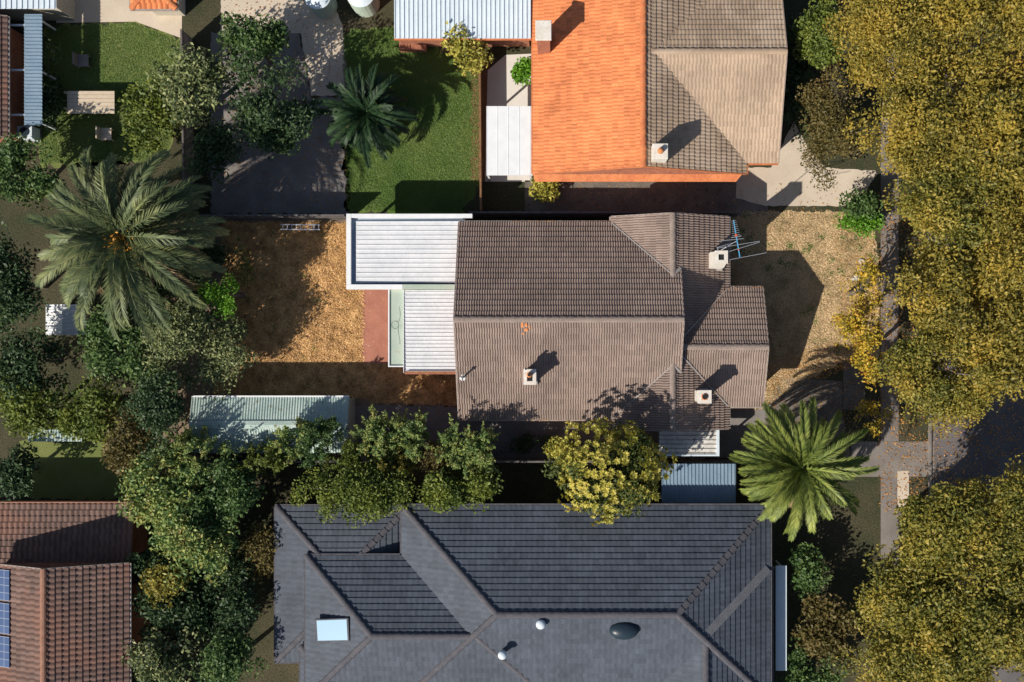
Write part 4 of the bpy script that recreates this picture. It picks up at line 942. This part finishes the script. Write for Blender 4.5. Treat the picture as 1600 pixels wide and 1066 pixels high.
for (px, py, zc, rx, ry, rz, m, lab, cl) in (
    (455, 698, 3.4, 26, 36, 1.2, L_MIX, 'twiggy olive shrub rising in front of the shed ridge', 26),
    (498, 690, 3.5, 30, 36, 1.3, L_MID, 'dark green shrub at the east end of the shed roof', 34),
    (532, 712, 3.3, 26, 26, 1.1, L_LIME, 'lime shrub just past the east end of the shed', 24),
    (590, 688, 3.3, 30, 38, 1.3, L_MIX, 'leafy shrub in the gap between shed and house, with a bare stem', 34),
    (636, 686, 3.3, 32, 34, 1.2, L_MIX, 'green shrub nearest the lower left of the brown roof', 34),
    (614, 722, 3.0, 30, 22, 1.0, L_OLIVE, 'olive-brown shrub low between the two green shrubs by the drive', 24),
    (672, 718, 3.0, 24, 22, 1.0, L_BROWN, 'brown-leaved shrub beside the twiggy ones at the fence', 18),
    (704, 704, 3.6, 24, 34, 1.3, L_MIX, 'twiggy shrub with feathery leaves south of the west gable', 22),
    (748, 706, 4.0, 28, 34, 1.4, L_MIX, 'feathery olive shrub whose shadow touches the brown eave', 26)):
    spray_shrub(px, py, zc+0.6, rx*1.15, ry*1.1, rz, m, lab, int(cl*(0.95 if px < 560 else 1.35)), group='tall shrubs along the south fence')
tree(552, 770, 4.2, 92, 34, 1.4, L_LIME, 'olive green tree above the west end of the slate roof', 84, 120, 0.085, 0.34)
tree(718, 762, 3.9, 54, 26, 1.3, L_LIME, 'olive green tree against the north edge of the slate roof', 46, 100, 0.10, 0.38)
tree(830, 695, 0.5, 40, 16, 0.4, L_DARK, 'low ivy like shrub in the shaded side drive', 16, 60, 0.07, 0.25, cat='shrub', name='shrub')
# dense yellow-green tree with leaf rosettes
def rosette_tree(px, py, zc, rx, ry, rz, label):
    k = (H-zc)/F; c = np.array((X(px, zc), Y(py, zc), zc)); t = thing('dense_tree', (c[0], c[1], 0), label, 'tree')
    n = 640; d_ = rng.normal(size=(n, 3)); d_[:, 2] = np.abs(d_[:, 2])*1.1-0.25; d_ /= np.linalg.norm(d_, axis=1)[:, None]
    th = np.arctan2(d_[:, 1], d_[:, 0]); wob = 1+0.09*np.sin(3*th+1)+0.08*np.sin(7*th)+0.06*np.sin(11*th+2)+0.05*np.sin(d_[:, 2]*9+th*2)
    rr = rng.uniform(0.80, 1.03, n)*wob; ctr = c+d_*np.array([rx*k, ry*k, rz])*rr[:, None]
    V = []; Fc = []; q = 0
    for i in range(n):
        ax = d_[i]*[1, 1, 1.4]+rng.normal(size=3)*0.25; ax /= np.linalg.norm(ax); a = np.cross(ax, [0.3, 0.5, 0.8]); a /= np.linalg.norm(a); b = np.cross(ax, a); m = 13; s0 = rng.uniform(0.14, 0.24)
        for j in range(m):
            an = j*2.4; tilt = 0.25+0.9*j/m; dd = (a*math.cos(an)+b*math.sin(an))*math.sin(tilt+0.4)+ax*math.cos(tilt+0.4)*0.9; w_ = np.cross(dd, ax); w_ /= np.linalg.norm(w_)+1e-6; w_ = w_*s0*0.26
            o_ = ctr[i]; V += [o_, o_+dd*s0*0.6+w_, o_+dd*s0*1.15, o_+dd*s0*0.6-w_]; Fc.append((q, q+1, q+2, q+3)); q += 4
    np_obj('crown', np.array(V), Fc, L_YELLOW, t)
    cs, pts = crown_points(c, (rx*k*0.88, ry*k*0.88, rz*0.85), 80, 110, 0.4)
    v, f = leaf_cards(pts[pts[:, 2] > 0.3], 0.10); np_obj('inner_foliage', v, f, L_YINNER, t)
    trunk_mesh(t, (c[0], c[1], 0), (c[0], c[1], zc-0.5), 0.2, cs[:8])
rosette_tree(952, 732, 4.9, 88, 76, 2.2, 'rounded yellow-green tree at the south eave of the brown roof')
tree(885, 712, 1.9, 28, 26, 0.9, L_YELLOW, 'small yellow-green shrub left of the rounded yellow-green tree', 34, 70, 0.09, 0.26, cat='shrub', name='shrub', low=-0.2)

# front yard
tree(1342, 352, 0.9, 36, 20, 0.7, L_BRIGHT, 'glossy green shrub at the north corner of the front lawn', 34, 80, 0.08, 0.25, cat='shrub', name='shrub')
tree(1350, 455, 3.0, 34, 40, 1.0, L_AUT, 'sparse yellow autumn tree over the front lawn edge', 40, 42, 0.085, 0.28, limbs=16)
tree(1346, 512, 3.4, 34, 40, 1.1, L_AUT, 'yellow-orange autumn tree beside the footpath, south of the sparse one', 44, 48, 0.085, 0.28, limbs=16)
tree(1362, 570, 3.4, 26, 32, 1.0, L_AUT, 'small yellow autumn tree over the driveway slab', 24, 40, 0.085, 0.26, limbs=14)
tree(1362, 655, 3.0, 20, 26, 0.8, L_AUT, 'thin yellow sapling right of the front palm', 14, 40, 0.085, 0.24, limbs=8)
tree(1352, 325, 1.3, 34, 18, 0.8, L_MID, 'green shrub on the edge of the concrete forecourt', 26, 80, 0.1, 0.3, cat='shrub', name='shrub')
for i, (px, py, s) in enumerate(((1347, 408, .16), (1352, 418, .22), (1346, 423, .18), (1341, 432, .2), (1335, 436, .14))):
    bm = bmesh.new(); p = P(px, py, s*0.4); bmesh.ops.create_icosphere(bm, subdivisions=2, radius=s, matrix=Matrix.Translation(p)@Matrix.Diagonal((1.3, 0.9, .6, 1)))
    for v in bm.verts: v.co += Vector((random.uniform(-1, 1), random.uniform(-1, 1), random.uniform(-1, 1)))*s*0.12
    tag(finish_bm('rock', bm, M_ROCK), ('small pale rock nearest the top of the lawn edge', 'largest pale rock, on the lawn edge among fallen leaves', 'pale rock touching the south-west side of the largest rock', 'second largest pale rock, south-west of the largest', 'smallest pale rock, furthest onto the front lawn')[i], 'rock', 'pale rocks on the lawn edge')

# street trees in autumn gold
gold = [(1392, 52, 6.5, 112, 95, L_GOLD, 'golden street tree nearest the top, left row'), (1530, 40, 7.0, 112, 105, L_GOLD, 'golden street tree at the top right corner'),
        (1296, 190, 2.6, 42, 92, L_BROWN, 'brown-olive garden tree east of the weathered roof'), (1290, 55, 3.4, 40, 52, L_LIME, 'lime green tree at the top beside the weathered roof'),
        (1450, 190, 6.5, 105, 95, L_GOLD, 'golden street tree level with the weathered roof'), (1580, 205, 7.0, 100, 110, L_GOLD, 'golden street tree at the right edge, upper'),
        (1500, 330, 6.5, 95, 85, L_OLIVE, 'olive-gold street tree level with the forecourt'), (1590, 400, 7.0, 80, 100, L_GOLD, 'golden street tree at the right edge, middle'),
        (1460, 455, 6.2, 85, 85, L_GOLD, 'golden street tree level with the front lawn'), (1440, 580, 6.0, 75, 75, L_OLIVE, 'olive-gold street tree beside the driveway slab'),
        (1545, 540, 6.5, 85, 70, L_GOLD, 'golden street tree north of the dark gap in the canopy'),
        (1455, 830, 6.0, 62, 78, L_OLIVE, 'olive-gold street tree south of the driveway crossing'), (1560, 820, 6.5, 90, 85, L_OLIVE, 'olive-gold street tree south of the dark gap in the canopy'),
        (1400, 920, 4.5, 62, 70, L_OLIVE, 'olive street tree right of the slate roof'), (1490, 985, 6.5, 100, 90, L_OLIVE, 'olive-gold street tree near the bottom, third from the right edge'),
        (1590, 960, 6.5, 80, 95, L_OLIVE, 'olive-gold street tree at the right edge, bottom'), (1390, 1040, 5.0, 70, 60, L_OLIVE, 'olive-gold tree at the bottom edge left of the street')]
for (px, py, zc, rx, ry, m, lab) in gold:
    small = m in (L_BROWN, L_LIME); px += 0 if small else (26 if 380 < py < 620 else 12)
    tree(px, py, zc, rx, ry, 1.2 if small else 2.2, m, lab, int(rx*ry/62)+10, 190 if not small else 130, 0.075+0.04*((px*7+py) % 10)/10, 0.46 if not small else 0.36, group=None if small else 'autumn street trees', name='broadleaf_tree' if small else 'street_tree', limbs=14, up=0.5)
# other neighbouring trees
oth = [(300, 140, 3.6, 50, 62, 1.4, L_GREY, 'grey-green tree north of the big palm', 'tree'),
       (235, 180, 1.6, 38, 50, 0.8, L_LIME, 'lime shrub on the east edge of the north-west lawn', 'shrub'),
       (395, 70, 3.4, 46, 40, 1.3, L_MID, 'mid green tree at the top of the dark yard', 'tree'),
       (425, 165, 3.4, 62, 70, 1.6, L_DARK, 'dark evergreen in the middle of the dark yard', 'tree'),
       (350, 240, 2.6, 40, 40, 1.0, L_DARK, 'dark evergreen near the north side of the palm shadow', 'tree'),
       (726, 80, 2.4, 28, 30, 1.0, L_YELLOW, 'round yellow-green shrub in front of the blue-white sheet roof', 'shrub'),
       (820, 108, 1.0, 12, 12, 0.5, L_BRIGHT, 'small bright green shrub beside the orange roof', 'shrub'),
       (850, 292, 0.8, 10, 7, 0.4, L_YELLOW, 'small yellow shrub at the south-west corner of the orange roof', 'shrub'),
       (76, 130, 1.0, 8, 80, 0.9, L_DARK, 'dark narrow hedge along the slate blue awning', 'hedge'),
       (35, 270, 3.0, 55, 45, 1.4, L_MID, 'green tree at the left edge north of the palm', 'tree'),
       (15, 440, 4.0, 55, 85, 1.6, L_DARK, 'dark tree at the left edge beside the palm', 'tree'),
       (45, 560, 3.6, 60, 50, 1.5, L_DARK, 'dark tree south of the small white shed', 'tree'),
       (190, 545, 3.6, 60, 70, 1.5, L_MID, 'green tree between the small white shed and the grey-green trees', 'tree'),
       (60, 630, 3.2, 75, 45, 1.3, L_LIME, 'lime tree at the left edge above the lean-to roof', 'tree'),
       (155, 640, 3.2, 50, 50, 1.3, L_LIME, 'lime tree right of the lean-to roof', 'tree'),
       (208, 690, 3.2, 38, 62, 1.3, L_BROWN, 'brown-leaved tree west of the shed', 'tree'),
       (20, 740, 2.6, 30, 40, 1.1, L_DARK, 'dark shrub north of the rust roof at the left edge', 'shrub'),
       (255, 770, 3.6, 60, 60, 1.5, L_MIX, 'mixed green tree below the shed end', 'tree'),
       (345, 770, 3.6, 60, 50, 1.5, L_MID, 'mid green tree south of the shed', 'tree'),
       (300, 850, 3.8, 62, 55, 1.6, L_MIX, 'mixed green tree between the rust and slate roofs', 'tree'),
       (255, 920, 2.8, 42, 60, 1.3, L_DARK, 'dark tree beside the rust roof', 'tree'),
       (350, 940, 2.4, 60, 70, 1.2, L_DARK, 'dark evergreen beside the slate roof west end', 'tree'),
       (260, 910, 3.9, 26, 18, 0.5, L_OLIVE, 'small olive-gold crown beside the rust roof', 'tree'),
       (240, 1030, 3.2, 60, 50, 1.3, L_GREY, 'grey-green tree at the bottom edge beside the rust roof', 'tree'),
       (365, 1035, 3.2, 50, 45, 1.3, L_MID, 'mid green tree at the bottom edge beside the slate roof', 'tree'),
       (412, 860, 2.0, 18, 50, 1.0, L_BROWN, 'narrow brown-leaved tree against the slate roof', 'tree'),
       (1262, 890, 1.6, 26, 30, 0.8, L_MID, 'green shrub east of the slate roof corner', 'shrub'),
       (1290, 985, 2.2, 52, 45, 1.0, L_BROWN, 'brown-olive tree east of the slate house awning', 'tree'),
       (1265, 1050, 2.2, 45, 40, 1.0, L_MID, 'green tree at the bottom edge right of the slate roof', 'tree'),
       (1250, 130, 1.0, 18, 100, 0.9, L_DARK, 'dark hedge along the east wall of the weathered roof', 'hedge')]
for (px, py, zc, rx, ry, rz, m, lab, cat) in oth:
    tree(px, py, zc, rx, ry, rz, m, lab, int(rx*ry/60)+8, 105, 0.11, 0.38, cat=cat, name={'tree': 'garden_tree', 'shrub': 'shrub', 'hedge': 'hedge'}[cat], limbs=8)

# ------------------------------------------------------------------ grass, leaf litter
def inside(pts, poly):
    x, y = pts[:, 0], pts[:, 1]; r = np.zeros(len(pts), bool); n = len(poly); j = n-1
    for i in range(n):
        xi, yi = poly[i]; xj, yj = poly[j]
        c = ((yi > y) != (yj > y)) & (x < (xj-xi)*(y-yi)/(yj-yi+1e-9)+xi); r ^= c; j = i
    return r
def blades(name, poly, n, mat, h, wd, lean, label, cat, base=0.01, clump=None):
    a = np.array(poly); lo, hi = a.min(0), a.max(0)
    p = rng.uniform(lo, hi, size=(int(n*1.6), 2))
    if clump:
        cc = rng.uniform(lo, hi, size=(clump, 2)); p = cc[rng.integers(0, clump, len(p))]+rng.normal(size=p.shape)*3.0
    p = p[inside(p, poly)][:n]; w_ = np.stack([X(p[:, 0]), Y(p[:, 1]), np.full(len(p), base)], 1)
    th = rng.uniform(0, 2*math.pi, len(p)); L = h*rng.uniform(0.5, 1.4, len(p)); ln = lean*rng.uniform(0.4, 1.6, len(p))
    tip = w_+np.stack([np.cos(th)*ln, np.sin(th)*ln, L], 1); sd = np.stack([-np.sin(th), np.cos(th), np.zeros(len(p))], 1)*wd
    mid = w_*0.5+tip*0.5+np.array([0, 0, 0.15*h])
    v = np.stack([w_-sd*0.4, w_+sd*0.4, mid+sd, tip, mid-sd], 1).reshape(-1, 3); f = np.arange(len(v)).reshape(-1, 5)
    o = np_obj(name, v, f, mat); tag(o, label, cat, kind='stuff')
lawnp = [(354, 349), (567, 349), (567, 570), (716, 572), (716, 630), (600, 628), (548, 619), (334, 615), (356, 560), (376, 500), (349, 420)]
blades('dry_grass', lawnp, 46000, L_STRAW, 0.055, 0.022, 0.16, 'coarse straw coloured grass covering the back lawn', 'grass')
frontp = [(1140, 332), (1358, 332), (1370, 400), (1370, 560), (1310, 564), (1268, 588), (1190, 638), (1140, 638)]
blades('dry_grass', frontp, 38000, L_STRAWG, 0.045, 0.018, 0.12, 'thin straw and green grass covering the front lawn', 'grass', base=0.012)
blades('green_grass', [(536, 54), (620, 42), (700, 86), (750, 94), (748, 282), (720, 332), (542, 328)], 50000, L_GRASS, 0.045, 0.012, 0.08, 'short green grass on the north lawn', 'grass')
blades('green_grass', [(74, 42), (210, 36), (282, 64), (278, 180), (258, 248), (62, 256)], 36000, L_GRASS, 0.045, 0.012, 0.08, 'short green grass on the north-west lawn', 'grass')
def litter(name, poly, n, mat, label, size=0.045, z=0.03):
    a = np.array(poly); lo, hi = a.min(0), a.max(0); p = rng.uniform(lo, hi, size=(n*2, 2)); p = p[inside(p, poly)][:n]
    w_ = np.stack([X(p[:, 0]), Y(p[:, 1]), np.full(len(p), z)+rng.uniform(0, 0.03, len(p))], 1)
    v, f = leaf_cards(w_, size, up=2.0); tag(np_obj(name, v, f, mat), label, 'fallen leaves', kind='stuff')
litter('fallen_leaves', [(1196, 560), (1250, 548), (1300, 535), (1345, 540), (1350, 566), (1290, 592), (1230, 590), (1200, 620)], 1500, L_LITTER, 'orange fallen leaves beside the front driveway')
litter('fallen_leaves', [(1300, 343), (1366, 343), (1370, 560), (1340, 560), (1310, 470)], 900, L_LITTER, 'orange fallen leaves scattered along the footpath side of the front lawn')
litter('fallen_leaves', [(560, 572), (716, 586), (716, 660), (1140, 660), (1140, 712), (770, 712), (700, 690), (560, 640)], 480, L_LITTER, 'scattered fallen leaves on the dark side yard')
litter('fallen_leaves', [(1140, 345), (1240, 345), (1280, 450), (1245, 560), (1200, 560), (1140, 440)], 260, L_LITTER, 'scattered fallen leaves in the shaded part of the front lawn')
litter('fallen_leaves', [(1200, 590), (1320, 596), (1350, 570), (1352, 645), (1330, 716), (1200, 712)], 900, L_LITTER, 'brown and orange leaves fallen on the front driveway')
litter('fallen_leaves', [(1372, 300), (1600, 300), (1600, 800), (1372, 800)], 5200, L_LITTER, 'golden leaves fallen over the road, kerb and footpath', 0.06, 0.03)
litter('fallen_leaves', [(830, 286), (1340, 286), (1340, 330), (830, 336)], 260, L_LITTER, 'leaves blown across the north driveway and forecourt', 0.05)
litter('fallen_leaves', [(350, 0), (545, 0), (545, 330), (330, 330)], 1500, L_LITTER, 'leaves scattered over the dark yard and path in the north', 0.05)
litter('fallen_leaves', [(345, 350), (560, 350), (560, 560), (345, 600)], 700, L_LITTER, 'dead leaves scattered over the dry back lawn', 0.05, 0.05)
blades('weeds', frontp, 1300, L_GRASS, 0.06, 0.03, 0.10, 'green weed tufts coming up through the front lawn', 'weeds', base=0.012, clump=60)
blades('weeds', lawnp, 500, L_GRASS, 0.06, 0.03, 0.10, 'green weed tufts in the dry back lawn', 'weeds', base=0.012, clump=40)
# leaves caught in the valleys and gutters of the brown roof
pts = []
def along(a, b, n, j=0.06):
    a = np.array(a); b = np.array(b); t = rng.uniform(0, 1, n)[:, None]; return a+(b-a)*t+rng.normal(size=(n, 3))*[j, j, 0.01]+[0, 0, 0.04]
pts.append(along((cx1-0.05, wy1, ZE+0.06), (xr+1.2, wym+1.2, zr-0.45), 110, 0.07)); pts.append(along((cx1-0.05, wy0, ZE+0.06), (xr+1.4, wym-1.4, zr-0.5), 60, 0.05))
pts.append(along((cx0+0.2, my1-0.2, ZE+0.12), (xr, yN, zr+0.05), 60, 0.04)); pts.append(along((mx0, my0-0.04, ZE+0.02), (mx1-1.5, my0-0.04, ZE+0.02), 260, 0.025))
pts.append(along((X(800, ZE), my1+0.05, ZE+0.02), (cx0, my1+0.05, ZE+0.02), 90, 0.02)); pts.append(along((cx1-0.1, wy1-0.05, ZE+0.05), (X(1192, ZE), wy1+0.03, ZE+0.03), 70, 0.03))
pts.append(along((bx0+0.1, by0-0.1, 2.47), (bx1, by0-0.1, 2.47), 80, 0.03))
v, f = leaf_cards(np.concatenate(pts), 0.035, up=1.0); o = np_obj('fallen_leaves', v, f, L_LITTER); tag(o, 'orange leaves caught in the valleys and gutters of the brown roof', 'fallen leaves', kind='stuff')
